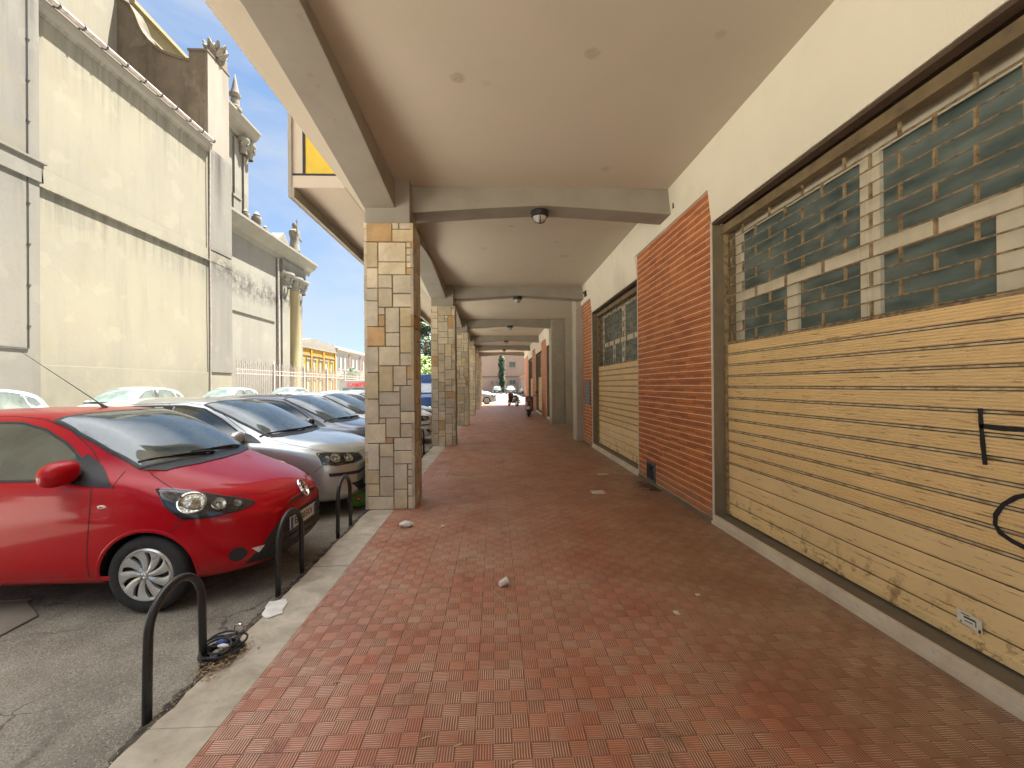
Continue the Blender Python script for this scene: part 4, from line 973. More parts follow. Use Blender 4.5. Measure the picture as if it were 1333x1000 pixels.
# ------------------------------------------------------------------ scooters at the far shops
def make_scooter(loc, rz, label):
    e = empty('scooter', loc, label, 'scooter', 'scooters parked under the far end of the walkway', rz)
    b = MB()   # heading along local +y, rear towards the viewer
    b.ellipsoid((0, -.42, .60), (.17, .42, .19), 16, 10); b.ellipsoid((0, -.2, .42), (.15, .35, .14), 14, 8)
    b.box(-.15, .15, -.1, .38, .24, .32); b.prism_x([(.30, .26), (.42, .30), (.50, .95), (.40, .98), (.33, .55)], -.2, .2); b.ellipsoid((0, .50, .88), (.17, .13, .16), 12, 8)
    b.ellipsoid((0, .62, .42), (.08, .26, .12), 10, 6); lpart('body', b, 'scooter', e, smooth=True)
    b = MB(); b.ellipsoid((0, -.28, .79), (.15, .40, .065), 14, 8); lpart('seat', b, 'trim', e, smooth=True)
    for y in (-.62, .68):
        w = MB(); w.lathe([(.16, -.045), (.22, -.05), (.255, -.03), (.262, 0), (.255, .03), (.22, .05), (.16, .045)], (0, y, .26), 'x', 22); w = lpart('wheel', w, 'tyre', e, smooth=True)
        b = MB(); b.lathe([(.001, -.03), (.165, -.035), (.165, .035), (.001, .03)], (0, y, .26), 'x', 18); lpart('rim', b, 'alloy', w, smooth=True)
    b = MB(); b.tube([(-.34, .40, 1.04), (-.2, .42, 1.03), (0, .44, .98), (.2, .42, 1.03), (.34, .40, 1.04)], .016, 8); b.tube([(-.36, .40, 1.04), (-.26, .41, 1.035)], .023, 8); b.tube([(.26, .41, 1.035), (.36, .40, 1.04)], .023, 8); lpart('handlebar', b, 'trim', e, smooth=True)
    for s in (-1, 1):
        b = MB(); b.tube([(s*.2, .42, 1.03), (s*.27, .42, 1.16), (s*.33, .42, 1.20)], .008, 6); b.ellipsoid((s*.37, .42, 1.24), (.065, .02, .045), 12, 8); lpart('mirror', b, 'trim', e, smooth=True)
    b = MB(); b.ellipsoid((0, -.83, .66), (.09, .03, .05), 12, 8); lpart('tail_lamp', b, 'tail', e, smooth=True)
    b = MB(); b.box(-.09, .09, -.93, -.915, .40, .53); b.tube([(0, -.75, .6), (0, -.91, .5)], .02, 6); lpart('number_plate', b, 'plate', e)
    b = MB(); b.ellipsoid((0, -.66, .46), (.09, .24, .08), 10, 6); b.tube([(.13, -.1, .25), (.16, -.4, .28), (.17, -.85, .33)], [.03, .045, .05], 10); lpart('exhaust_and_mudguard', b, 'trim', e, smooth=True)
    b = MB(); b.tube([(-.05, -.15, .25), (-.2, -.2, .02)], .012, 6); lpart('stand', b, 'trim', e)
    return e
sc = make_scooter((1.79, 22.6, 0), R(-8), 'dark scooter nearer the viewer, seen from behind by the shop doors')
s2 = copy_tree(sc); s2.location = (1.42, 33.4, 0); s2.rotation_euler = (0, 0, R(25)); s2['label'] = 'farther dark scooter leaning at the end of the walkway'
# ------------------------------------------------------------------ cars: a spline body, everything else laid on it by ray casting
def bsp(P, us, closed=False):
    """cubic B-spline through control rows P (n, k, 3) at parameters us"""
    P = np.array(P, float); n = len(P); out = []
    for u in us:
        i = int(math.floor(u)); t = u-i
        w = ((1-t)**3/6, (3*t**3-6*t*t+4)/6, (-3*t**3+3*t*t+3*t+1)/6, t**3/6)
        acc = 0
        for k in range(4):
            j = i-1+k; j = j % n if closed else min(max(j, 0), n-1)
            acc = acc+w[k]*P[j]
        out.append(acc)
    return np.array(out)
def body_rows(S):
    """S: stations (x, W, zb, zs, zr, zt, wr, bow)"""
    rows = []
    for (x, W, zb, zs, zr, zt, wr, bow) in S:
        zm = (zb+zs)/2
        half = [(0, zb), (.72*W, zb), (.955*W, zb+.02), (W, zb+.17), (1.005*W, zm+.06), (.985*W, zs-.04), (.955*W, zs+.02),
                (wr+.35*(.93*W-wr), zs+.45*(zr-zs)+.0), (wr+.02, zr-.035), (wr*.87, zr+.5*(zt-zr)), (wr*.45, zt-.012), (0, zt)]
        ring = [(y, z) for y, z in half]+[(-y, z) for y, z in half[-2:0:-1]]
        rows.append([(x-bow*(abs(y)/W)**2.2, y, z) for y, z in ring])
    return rows
class Car:
    def __init__(s, name, S, arches, ra, spec, nu=120, nv=96):
        s.spec = spec; rows = body_rows(S); m = len(rows[0])
        A = bsp(rows, np.linspace(0, len(rows)-1, nu))                   # nu x m x 3
        Bv = np.array([bsp(r, np.linspace(0, m, nv, endpoint=False), True) for r in A])
        vs = Bv.reshape(-1, 3).tolist(); fs = []
        for i in range(nu-1):
            for k in range(nv):
                l = (k+1) % nv; fs.append((i*nv+k, (i+1)*nv+k, (i+1)*nv+l, i*nv+l))
        fs.append(tuple(range(nv))); fs.append(tuple((nu-1)*nv+k for k in range(nv-1, -1, -1)))
        me = bpy.data.meshes.new('body'); me.from_pydata(vs, [], fs)
        bm = bmesh.new(); bm.from_mesh(me); bmesh.ops.recalc_face_normals(bm, faces=bm.faces); s.bvh = BVHTree.FromBMesh(bm); bm.to_mesh(me); bm.free()
        # wheel arches cut out
        cb = MB()
        for ax in arches:
            for sy in (-1, 1):
                y0 = sy*(spec['W']-.30); y1 = sy*(spec['W']+.2)
                cb.lathe([(.001, min(y0, y1)), (ra, min(y0, y1)), (ra, max(y0, y1)), (.001, max(y0, y1))], (ax, 0, spec['rw']), 'y', 48)
        cm = cb.mesh('cut', 'trim'); bmc = bmesh.new(); bmc.from_mesh(cm); bmesh.ops.remove_doubles(bmc, verts=bmc.verts, dist=1e-3)
        bmesh.ops.recalc_face_normals(bmc, faces=bmc.faces); bmc.to_mesh(cm); bmc.free()
        me.materials.append(MAT['red']); me.materials.append(MAT['trim'])
        for p in cm.polygons: p.material_index = 1
        cm.materials.clear(); cm.materials.append(MAT['trim']); cm.materials.append(MAT['trim'])
        o = bpy.data.objects.new('b', me); c = bpy.data.objects.new('c', cm); col.objects.link(o); col.objects.link(c)
        md = o.modifiers.new('cut', 'BOOLEAN'); md.operation = 'DIFFERENCE'; md.object = c; md.solver = 'EXACT'; md.material_mode = 'TRANSFER'
        dg = bpy.context.evaluated_depsgraph_get(); s.body = bpy.data.meshes.new_from_object(o.evaluated_get(dg))
        bpy.data.objects.remove(o); bpy.data.objects.remove(c)
        s.body.name = name
        for p in s.body.polygons: p.use_smooth = True
        s.body.set_sharp_from_angle(angle=R(38))
    def hit(s, p, d):
        d = Vector(d).normalized(); h = s.bvh.ray_cast(Vector(p)-d*4, d)
        if h[0] is None:
            h = s.bvh.find_nearest(Vector(p))
        n = h[1]
        if n.dot(d) > 0: n = -n
        return h[0], n
    def patch(s, pts, d, off=.003, res=.03, b=None, mirror=False, smoothpts=0):
        """pts: approximate 3D outline, laid on the body looking along d"""
        b = b or MB(); d = Vector(d).normalized(); pts = [Vector(p) for p in pts]
        if mirror: pts = [Vector((p.x, -p.y, p.z)) for p in pts]; d = Vector((d.x, -d.y, d.z))
        for _ in range(smoothpts):
            q = []
            for i, p in enumerate(pts):
                nx = pts[(i+1) % len(pts)]; q += [p.lerp(nx, .25), p.lerp(nx, .75)]
            pts = q
        e1 = d.cross(Vector((0, 0, 1))) if abs(d.z) < .9 else Vector((0, 1, 0)); e1.normalize(); e2 = e1.cross(d).normalized()
        P = [(p.dot(e1), p.dot(e2)) for p in pts]; depth = sum(p.dot(d) for p in pts)/len(pts)
        O = []
        for i, p in enumerate(P):
            q = P[(i+1) % len(P)]; L = math.hypot(q[0]-p[0], q[1]-p[1]); k = max(1, int(L/res))
            for t in range(k): O.append((p[0]+(q[0]-p[0])*t/k, p[1]+(q[1]-p[1])*t/k))
        def inside(x, y):
            c = False; n = len(O)
            for i in range(n):
                x1, y1 = O[i]; x2, y2 = O[(i+1) % n]
                if (y1 > y) != (y2 > y) and x < (x2-x1)*(y-y1)/(y2-y1)+x1: c = not c
            return c
        V = [Vector(p) for p in O]; nO = len(V)
        xs = [p[0] for p in O]; ys = [p[1] for p in O]; x = min(xs)+res*.5
        while x < max(xs):
            y = min(ys)+res*.5
            while y < max(ys):
                if inside(x, y) and min((x-a)**2+(y-c)**2 for a, c in O) > (res*.45)**2: V.append(Vector((x, y)))
                y += res
            x += res
        r = delaunay_2d_cdt(V, [], [list(range(nO))], 1, 1e-6)
        out = []
        for v in r[0]:
            h, n = s.hit(e1*v.x+e2*v.y+d*depth, d); out.append(h+n*off)
        fs = []
        for f in r[2]:
            n = (out[f[1]]-out[f[0]]).cross(out[f[2]]-out[f[0]]); fs.append(tuple(f) if n.dot(d) < 0 else tuple(reversed(f)))
        # turn the rim down to the body so that the piece has an edge
        o_ = len(b.v); b.add(out, fs)
        return b
    def ribbon(s, pts, d, w=.006, off=.0012, b=None, mirror=False, closed=False, res=.02, bulge=0):
        b = b or MB(); d = Vector(d).normalized(); pts = [Vector(p) for p in pts]
        if mirror: pts = [Vector((p.x, -p.y, p.z)) for p in pts]; d = Vector((d.x, -d.y, d.z))
        Q = []; m = len(pts)
        for i in range(m if closed else m-1):
            a, c = pts[i], pts[(i+1) % m]; k = max(1, int((c-a).length/res))
            for t in range(k): Q.append(a.lerp(c, t/k))
        if not closed: Q.append(pts[-1])
        H = [s.hit(q, d) for q in Q]; vs = []; n = len(H)
        for i, (h, nn) in enumerate(H):
            a = H[(i-1) % n][0] if (closed or i > 0) else h; c = H[(i+1) % n][0] if (closed or i < n-1) else h
            t = (c-a).normalized(); sd_ = t.cross(nn).normalized()*w/2
            if bulge: vs += [h-sd_+nn*off, h+nn*(off+bulge), h+sd_+nn*off]
            else: vs += [h-sd_+nn*off, h+sd_+nn*off]
        K = 3 if bulge else 2; fs = []
        for i in range(n if closed else n-1):
            j = (i+1) % n
            for q in range(K-1): fs.append((i*K+q, i*K+q+1, j*K+q+1, j*K+q))
        b.add(vs, fs); return b
def wheel(parent, x, y, rw, sy, style='cap', width=.165):
    w = MB(); h = width/2; ri = rw*.68
    prof = [(ri, -h*.9), (ri+.012, -h), (rw*.86, -h*1.04), (rw*.955, -h*.9), (rw*.99, -h*.72), (rw, -h*.4), (rw, h*.4), (rw*.99, h*.72), (rw*.955, h*.9), (rw*.86, h*1.04), (ri+.012, h), (ri, h*.9), (ri-.02, h*.5), (ri-.02, -h*.5), (ri, -h*.9)]
    w.lathe(prof, (x, y, rw), 'y', 56)
    # tread grooves as fine raised blocks
    wo = lpart('wheel', w, 'tyre', parent, smooth=True)
    b = MB(); f = sy*h*.92
    def ring(r0, r1, y0, y1, n=48): b.lathe([(r0, y+f+sy*y0), (r1, y+f+sy*y1)], (x, 0, rw), 'y', n)
    ring(ri+.004, ri-.008, .0, .012); ring(ri-.008, ri-.026, .012, .006)
    b.lathe([(.001, y+f+sy*.016), (.022, y+f+sy*.015), (.034, y+f+sy*.010), (.040, y+f+sy*.002)], (x, 0, rw), 'y', 32)
    N = 9 if style == 'cap' else (5 if style == 'five' else 10); sw = .5 if style == 'cap' else 0
    for k in range(N):
        a0 = 2*math.pi*k/N+.2; wd0, wd1 = (.30, .36) if style == 'cap' else ((.5, .22) if style == 'five' else (.24, .2))
        rows = []
        for i in range(7):
            t = i/6; r = .034+(ri-.016-.034)*t; a = a0+sw*t*t*.55; wd = wd0+(wd1-wd0)*t
            if style == 'cap': wd = .66-.24*math.sin(t*2.3)+.04*t
            z = .014-.012*math.sin(t*math.pi)*.3
            rows.append([(r*math.cos(a+q*wd/2), y+f+sy*(z+(.004 if q == 0 else -.004)), r*math.sin(a+q*wd/2)) for q in (-1, 0, 1)])
        vs = [(x+p[0], p[1], rw+p[2]) for r_ in rows for p in r_]
        fs = []
        for i in range(6):
            for q in range(2): fs.append((i*3+q, i*3+q+1, (i+1)*3+q+1, (i+1)*3+q))
        o_ = len(b.v); b.add(vs, fs); 
        vs2 = [(p[0], p[1]-sy*.02, p[2]) for p in vs]
        e = [i*3 for i in range(7)]+[i*3+2 for i in range(6, -1, -1)]
        m = len(vs); b.add(vs+vs2, [(e[i], e[(i+1) % len(e)], m+e[(i+1) % len(e)], m+e[i]) for i in range(len(e))])
    lpart('hubcap', b, 'alloy', wo, smooth=True)
    b = MB(); b.lathe([(.001, y+f-sy*.022), (ri-.01, y+f-sy*.018)], (x, 0, rw), 'y', 32); lpart('wheel_disc', b, 'dark', wo)
    b = MB()
    for k in range(4): b.lathe([(.005, y+f+sy*.018), (.001, y+f+sy*.019)], (x+.02*math.cos(k*1.57), 0, rw+.02*math.sin(k*1.57)), 'y', 8)
    b.lathe([(.016, y+f+sy*.017), (.014, y+f+sy*.0195), (.012, y+f+sy*.017)], (x, 0, rw), 'y', 20); lpart('hub_badge', b, 'chrome', wo)
    return wo
def mirror_unit(b1, b2, x, y, z, sy, s=1.):
    b1.ellipsoid((0, 0, 0), (1, 1, 1), 20, 12)
    o = len(b1.v)-len(b1.v)
    M = []
    for (px_, py_, pz_) in b1.v:
        u = max(-.55, min(1, px_)); pw = lambda q: math.copysign(abs(q)**.75, q)
        M.append((x+u*.075*s, y+sy*pw(py_)*.105*s, z+pw(pz_)*.072*s+.012*py_*sy))
    b1.v = M
    b2.prism_y([(x-.02, z-.055*s), (x+.09*s, z-.075*s), (x+.10*s, z-.045*s), (x+.0, z-.035*s)], y-sy*.13*s if sy > 0 else y, y if sy > 0 else y-sy*.13*s)
    b2.v[-8:] = [(p[0], p[1], p[2]) for p in b2.v[-8:]]
def side_parts(car, root, sp, paint):
    glass = 'glass'; D = (0, 1, 0)
    for mir in (False, True):
        for nm, poly in sp['side_glass']:
            q = [(x, -sp['W'], z) for x, z in poly]
            b = car.patch(q, D, .0018, .035, mirror=mir, smoothpts=sp.get('gs', 1)); gl = lpart(nm, b, glass, root, smooth='all')
            b = car.ribbon([Vector((p[0], p[1], p[2])) for p in q], D, .022, .0026, mirror=mir, closed=True, bulge=.003); lpart('rubber_seal', b, 'trim', gl, smooth='all')
        for nm, poly in sp['side_trim']:
            b = car.patch([(x, -sp['W'], z) for x, z in poly], D, .005, .03, mirror=mir); lpart(nm, b, 'trim', root, smooth='all')
        b = MB()
        for line in sp['seams']: car.ribbon([(x, -sp['W'], z) for x, z in line], D, .006, .0015, b=b, mirror=mir)
        lpart('door_gap', b, 'dark', root)
        for hx, hz in sp.get('handles', []):
            b = MB(); p, n = car.hit((hx, -sp['W'] if not mir else sp['W'], hz), D if not mir else (0, -1, 0)); sgn = 1 if mir else -1
            b.tube([p+Vector((-.1, -sgn*.01, 0)), p+Vector((-.08, sgn*.03, 0)), p+Vector((.06, sgn*.03, .005)), p+Vector((.085, -sgn*.01, 0))], .013, 8); lpart('door_handle', b, paint, root, smooth=True)
        # lip round each wheel opening, following the body
        for ax in sp['arches']:
            P = [(ax+(sp['ra']+.008)*math.cos(a), -sp['W'], sp['rw']+(sp['ra']+.008)*math.sin(a)) for a in np.linspace(-.12, math.pi+.12, 30)]
            P = [p for p in P if p[2] > sp['zb']+.06]
            b = car.ribbon(P, D, .028, -.001, mirror=mir, bulge=.008); lpart('wheel_arch_lip', b, paint, root, smooth='all')
        mx_, mz_ = sp['mirror']; sy = 1 if mir else -1
        p, n = car.hit((mx_, sy*sp['W'], mz_), (0, -sy, 0))
        b1, b2 = MB(), MB(); mirror_unit(b1, b2, mx_+.02, p.y+sy*.11, mz_+.03, sy, sp.get('ms', 1.))
        mo = lpart('wing_mirror', b1, paint, root, smooth=True)
        b = MB(); x0 = mx_-.045; yy = p.y+sy*.11; b.ellipsoid((0, 0, 0), (1, 1, 1), 18, 8)
        b.v = [(mx_-.012+q[0]*.045, yy+sy*q[1]*.112, mz_+.012+q[2]*.074) for q in b.v]; lpart('mirror_shell', b, 'trim', mo, smooth=True)
        b = MB(); b.tube([(mx_+.02, p.y-sy*.02, mz_-.035), (mx_+.02, p.y+sy*.10, mz_-.02)], [.04, .025], 10); lpart('mirror_foot', b, 'trim', mo, smooth=True)
def finish_car(name, car, loc, rz, label, paint, group='cars parked nose in beside the walkway', full=True):
    sp = car.spec; root = empty(name, loc, label, 'car', group, rz)
    me = car.body; o = link('body', me, root); me.materials[0] = MAT[paint]
    side_parts(car, root, sp, paint)
    for ax in sp['arches']:
        for sy in (-1, 1): wheel(root, ax, sy*(sp['W']-.105), sp['rw'], sy, sp['rim'])
    F = (-1, 0, -.55)
    ws = sp['windscreen']; q = ws+[(x, -y, z) for x, y, z in reversed(ws)]
    b = car.patch(q, F, .007, .028); w = lpart('windscreen', b, 'wsglass', root, smooth='all')
    b = car.ribbon(q, F, .028, .0075, closed=True, bulge=.003); lpart('rubber_seal', b, 'trim', w, smooth='all')
    # cowl under the windscreen and the wipers
    ci = sp['cowl']; b = car.patch(ci+[(x, -y, z) for x, y, z in reversed(ci)], (-.3, 0, -1), .006, .03); c = lpart('cowl_panel', b, 'trim', root, smooth='all')
    for px0, px1 in sp['wipers']:
        b = MB(); A_ = []; 
        for t in np.linspace(0, 1, 9):
            p = Vector(px0).lerp(Vector(px1), t); h, n = car.hit(p, F); A_.append(h+n*(.018+.02*math.sin(t*3)*(1-t)))
        b.tube(A_, [.011, .011, .010, .009, .008, .007, .007, .006, .006], 6)
        Bd = []
        m_ = Vector(px1); dirv = (Vector(px1)-Vector(px0)).normalized()
        for t in np.linspace(-.30, .24, 8):
            p = m_+dirv*t; h, n = car.hit(p, F); Bd.append(h+n*.012)
        b.tube(Bd, .0075, 6); lpart('wiper', b, 'trim', root, smooth=True)
    for key, mat in (('front_black', 'trim'),):
        for nm, poly, d, off in sp.get(key, []):
            b = car.patch(poly, d, off, .03); lpart(nm, b, 'trim', root, smooth='all')
    for mir in (False, True):
        hl = sp['headlight']; D = sp['hl_dir']
        b = car.patch(hl, D, .002, .02, mirror=mir, smoothpts=2); h = lpart('headlight', b, 'lamphouse', root, smooth='all')
        b = MB()
        for (p, r0) in sp['bulbs']:
            p2 = Vector((p[0], -p[1], p[2])) if mir else Vector(p); d2 = Vector((D[0], -D[1], D[2])) if mir else Vector(D)
            hh, n = car.hit(p2, d2); T = Matrix.Translation(hh+n*.004) @ n.to_track_quat('Z', 'Y').to_matrix().to_4x4()
            q = MB(); q.lathe([(r0, .0), (r0*1.02, .010), (r0*.92, .012), (r0*.85, .004), (r0*.5, -.001), (r0*.34, .006), (.001, .009)], (0, 0, 0), 'z', 28); xf(q, T); b.add(q.v, q.f)
        lpart('reflector', b, 'reflector', h, smooth=True)
        b = car.patch(hl, D, .018, .02, mirror=mir, smoothpts=2); lpart('lamp_cover', b, 'clear', h, smooth='all')
        b = car.ribbon(hl, D, .012, .003, mirror=mir, closed=True, bulge=.004); lpart('lamp_edge', b, 'trim', h)
    b = MB()
    for line, d in sp['front_seams']: car.ribbon(line, d, .006, .0015, b=b); car.ribbon(line, d, .006, .0015, b=b, mirror=True)
    lpart('bonnet_gap', b, 'dark', root)
    # number plate
    px_, pz_ = sp['plate']; h, n = car.hit((px_, 0, pz_), (-1, 0, 0))
    b = MB(); b.box(h.x+.004, h.x+.014, -.26, .26, pz_-.055, pz_+.055); pl = lpart('number_plate', b, 'plate', root, bevel=.004)
    b = MB(); b.box(h.x-.03, h.x+.004, -.275, .275, pz_-.07, pz_+.07); lpart('plate_holder', b, 'trim', pl, bevel=.004)
    b = MB(); b.box(h.x+.0145, h.x+.0155, -.255, -.215, pz_-.05, pz_+.05); b.box(h.x+.0145, h.x+.0155, .215, .255, pz_-.05, pz_+.05); lpart('plate_band', b, 'blueink', pl)
    if sp.get('plate_text'):
        M = Matrix.Translation((h.x+.0148, 0, pz_)) @ Matrix(((0, 0, 1, 0), (1, 0, 0, 0), (0, 1, 0, 0), (0, 0, 0, 1)))
        text_part('plate_lettering', sp['plate_text'], .088, 'ink', pl, M, .0006, .001)
    if sp.get('rear'):
        rw_ = sp['rear']; b = car.patch(rw_+[(x, -y, z) for x, y, z in reversed(rw_)], (1, 0, -.4), .002, .06); lpart('rear_window', b, 'glass', root, smooth='all')
        for mir in (False, True):
            b = car.patch(sp['tail'], (1, .35, 0), .004, .04, mirror=mir); lpart('tail_lamp', b, 'tail', root, smooth='all')
    return root

# ---- small red three door hatchback
S_RED = [(.04, .40, .30, .60, .66, .69, .30, .02), (.02, .56, .235, .64, .72, .75, .42, .10), (-.05, .70, .20, .68, .775, .805, .52, .22), (-.20, .775, .19, .74, .84, .875, .58, .24),
         (-.42, .81, .18, .82, .905, .94, .62, .20), (-.60, .823, .18, .885, .965, .995, .64, .15), (-.72, .828, .18, .92, 1.00, 1.03, .65, .11), (-.80, .83, .18, .945, 1.05, 1.085, .645, .11),
         (-.99, .83, .18, .96, 1.20, 1.235, .62, .13), (-1.25, .83, .18, .965, 1.355, 1.395, .585, .15), (-1.52, .83, .18, .97, 1.435, 1.48, .57, .14), (-1.80, .83, .18, .975, 1.45, 1.497, .565, .06),
         (-2.2, .83, .18, .98, 1.45, 1.50, .565, 0), (-2.6, .83, .18, .99, 1.435, 1.49, .56, 0), (-2.95, .82, .19, 1.0, 1.40, 1.455, .55, -.05), (-3.18, .79, .22, .99, 1.32, 1.36, .52, -.10), (-3.33, .76, .25, .93, 1.12, 1.15, .5, -.16), (-3.42, .70, .28, .84, .93, .95, .45, -.18), (-3.45, .55, .34, .75, .80, .82, .3, -.12)]
SP = dict(W=.83, zb=.18, arches=(-.76, -3.09), ra=.325, rw=.284, rim='cap', ms=1.22,
    side_glass=[('door_window', [(-1.335, .985), (-1.30, 1.10), (-1.47, 1.235), (-1.66, 1.34), (-1.86, 1.395), (-2.15, 1.40), (-2.32, 1.385), (-2.32, .99)]), ('quarter_window', [(-2.42, 1.0), (-2.42, 1.375), (-2.72, 1.35), (-2.95, 1.24), (-3.0, 1.12), (-2.8, 1.04)])],
    side_trim=[('mirror_triangle', [(-.985, .93), (-1.16, 1.075), (-1.30, 1.16), (-1.35, 1.10), (-1.34, .965), (-1.16, .94)])],
    seams=[[(-1.155, .245), (-1.15, .50), (-1.135, .75), (-1.135, .97), (-1.16, 1.06), (-1.28, 1.19), (-1.48, 1.335), (-1.70, 1.42), (-1.95, 1.445), (-2.25, 1.445), (-2.40, 1.40), (-2.40, 1.0), (-2.36, .6), (-2.3, .30), (-2.2, .245), (-1.155, .245)],
           [(-.985, .92), (-.99, 1.03)], [(-.93, .235), (-.93, .24)]],
    handles=[(-2.2, .90)], mirror=(-1.33, 1.02),
    windscreen=[(-.76, 0, 1.065), (-.78, .25, 1.065), (-.84, .50, 1.055), (-.90, .655, 1.05), (-1.10, .635, 1.20), (-1.34, .60, 1.34), (-1.58, .555, 1.44), (-1.48, .3, 1.475), (-1.44, 0, 1.48)],
    cowl=[(-.67, 0, 1.02), (-.70, .3, 1.02), (-.78, .58, 1.0), (-.89, .665, 1.03), (-.83, .48, 1.07), (-.775, .22, 1.07), (-.755, 0, 1.07)],
    wipers=[((-.77, -.02, 1.06), (-.85, -.40, 1.09)), ((-.79, .42, 1.06), (-.79, .02, 1.10))],
    headlight=[(-.70, -.775, .91), (-.56, -.79, .915), (-.38, -.755, .885), (-.24, -.68, .83), (-.12, -.56, .765), (-.10, -.54, .735), (-.18, -.63, .70), (-.33, -.74, .685), (-.50, -.80, .69), (-.61, -.81, .79)],
    hl_dir=(-.75, .78, -.25), bulbs=[((-.45, -.76, .795), .092), ((-.29, -.69, .765), .052), ((-.19, -.62, .75), .03)],
    front_black=[('lower_grille', [(.04, -.42, .54), (.04, -.48, .46), (.02, -.60, .27), (.04, -.3, .245), (.04, .3, .245), (.02, .60, .27), (.04, .48, .46), (.04, .42, .54), (.04, 0, .555)], (-1, 0, 0), .004),
                 ('upper_grille', [(.02, -.34, .655), (.02, -.15, .64), (.02, .15, .64), (.02, .34, .655), (.02, .15, .672), (.02, -.15, .672)], (-1, 0, 0), .004),
                 ('fog_lamp_recess', [(-.17+.045*math.cos(a), -.66+.045*math.cos(a), .36+.055*math.sin(a)) for a in np.linspace(0, 6.1, 14)], (-.7, .7, 0), .003),
                 ('fog_lamp_recess', [(-.17+.045*math.cos(a), .66-.045*math.cos(a), .36+.055*math.sin(a)) for a in np.linspace(0, 6.1, 14)], (-.7, -.7, 0), .003)],
    front_seams=[([(-.93, -.63, 1.02), (-.80, -.66, .99), (-.66, -.69, .94), (-.50, -.70, .92), (-.30, -.60, .87), (-.12, -.42, .80), (-.03, -.2, .76), (-.01, 0, .75)], (-.25, 0, -1)),
                 ([(-.47, -.80, .70), (-.56, -.83, .62), (-.62, -.83, .56)], (0, 1, 0))],
    plate=(.05, .47), plate_text='EK 085KV', rear=[(-3.2, 0, 1.32), (-3.18, .45, 1.30), (-3.28, .5, 1.06), (-3.32, 0, 1.05)], tail=[(-3.3, -.74, 1.0), (-3.2, -.76, 1.0), (-3.25, -.78, .75), (-3.36, -.66, .75)])
cr = Car('red_car_body', S_RED, SP['arches'], SP['ra'], SP)
red = finish_car('hatchback_car', cr, (-1.815, 4.095, -.04), 0, 'bright red small hatchback with plate and chrome badge, nearest the viewer', 'red')
# its extra bits: badge, roof aerial, side blinker, sill, fog reflector
b = MB(); h, n = cr.hit((.03, 0, .725), (-1, 0, -.1)); T = Matrix.Translation(h+n*.006) @ n.to_track_quat('Z', 'Y').to_matrix().to_4x4()
def ell(b, rx, ry, r, cx=0, cy=0): b.tube([(cx+rx*math.cos(a), cy+ry*math.sin(a), .004) for a in np.linspace(0, 2*math.pi, 28, endpoint=False)], r, 6, closed=True)
q = MB(); ell(q, .056, .080, .0085); ell(q, .030, .056, .006); ell(q, .050, .022, .006, .016, 0) 
q2 = MB(); q2.v = []; 
xf(q, T); lpart('badge', q, 'chrome', red, smooth=True)
b = MB(); h, n = cr.hit((-1.765, 0, 1.5), (0, 0, -1)); b.tube([h+Vector((.03, 0, -.005)), h+Vector((0, 0, .02)), h+Vector((-.04, 0, .045))], [.02, .014, .008], 8); b.tube([h+Vector((-.02, 0, .035)), h+Vector((-.72, 0, .52))], [.0045, .0025], 6); lpart('roof_aerial', b, 'trim', red, smooth=True)
for sy in (-1, 1):
    h, n = cr.hit((-1.055, sy*.83, .795), (0, -sy, 0)); b = MB(); b.ellipsoid(h, (.032, .008, .014), 14, 8); bl = lpart('side_blinker', b, 'plastic_w', red, smooth=True)
    b = MB(); b.ellipsoid(h+Vector((0, sy*.006, 0)), (.016, .006, .007), 10, 6); lpart('blinker_bulb', b, 'orange', bl, smooth=True)
b = MB(); h, n = cr.hit((-.06, -.57, .37), (-.8, .6, 0)); cr.patch([(-.10, -.60, .385), (-.03, -.53, .385), (-.06, -.565, .335)], (-.75, .66, 0), .004, .02, b=b); lpart('bumper_reflector', b, 'plastic_w', red)
b = MB(); cr.ribbon([(-1.0, -.83, .26), (-1.5, -.83, .255), (-2.0, -.83, .255), (-2.72, -.83, .26)], (0, 1, 0), .05, -.004, b=b, bulge=.014); lpart('sill_moulding', b, 'red', red, smooth='all')
b = MB()
for z_, w_ in ((.31, .50), (.37, .46), (.43, .43), (.50, .40)):
    cr.ribbon([(.04, -w_, z_), (.04, 0, z_), (.04, w_, z_)], (-1, 0, 0), .010, .006, b=b, bulge=.006)
lpart('grille_bars', b, 'dark', red)

# ---- larger silver hatchback, also the pattern for the other cars of the row
S_MID = [(.02, .52, .30, .62, .70, .73, .36, .06), (-.02, .68, .22, .68, .78, .81, .52, .14), (-.12, .79, .19, .74, .84, .87, .60, .20), (-.32, .845, .18, .82, .91, .94, .66, .20),
         (-.60, .87, .18, .88, .96, .99, .69, .16), (-.82, .877, .18, .91, .99, 1.02, .70, .13), (-.98, .88, .18, .93, 1.02, 1.05, .69, .14),
         (-1.25, .88, .18, .945, 1.20, 1.24, .65, .20), (-1.6, .88, .18, .955, 1.38, 1.43, .61, .22), (-1.92, .88, .18, .96, 1.46, 1.52, .59, .16), (-2.3, .88, .18, .97, 1.475, 1.54, .585, .05),
         (-2.8, .88, .18, .98, 1.475, 1.54, .585, 0), (-3.3, .875, .18, .99, 1.45, 1.515, .57, 0), (-3.75, .86, .2, 1.0, 1.38, 1.43, .55, -.05), (-4.02, .83, .24, .98, 1.22, 1.26, .52, -.12), (-4.17, .79, .27, .92, 1.02, 1.04, .5, -.16), (-4.24, .72, .3, .8, .88, .9, .4, -.16), (-4.26, .5, .36, .7, .76, .78, .3, -.1)]
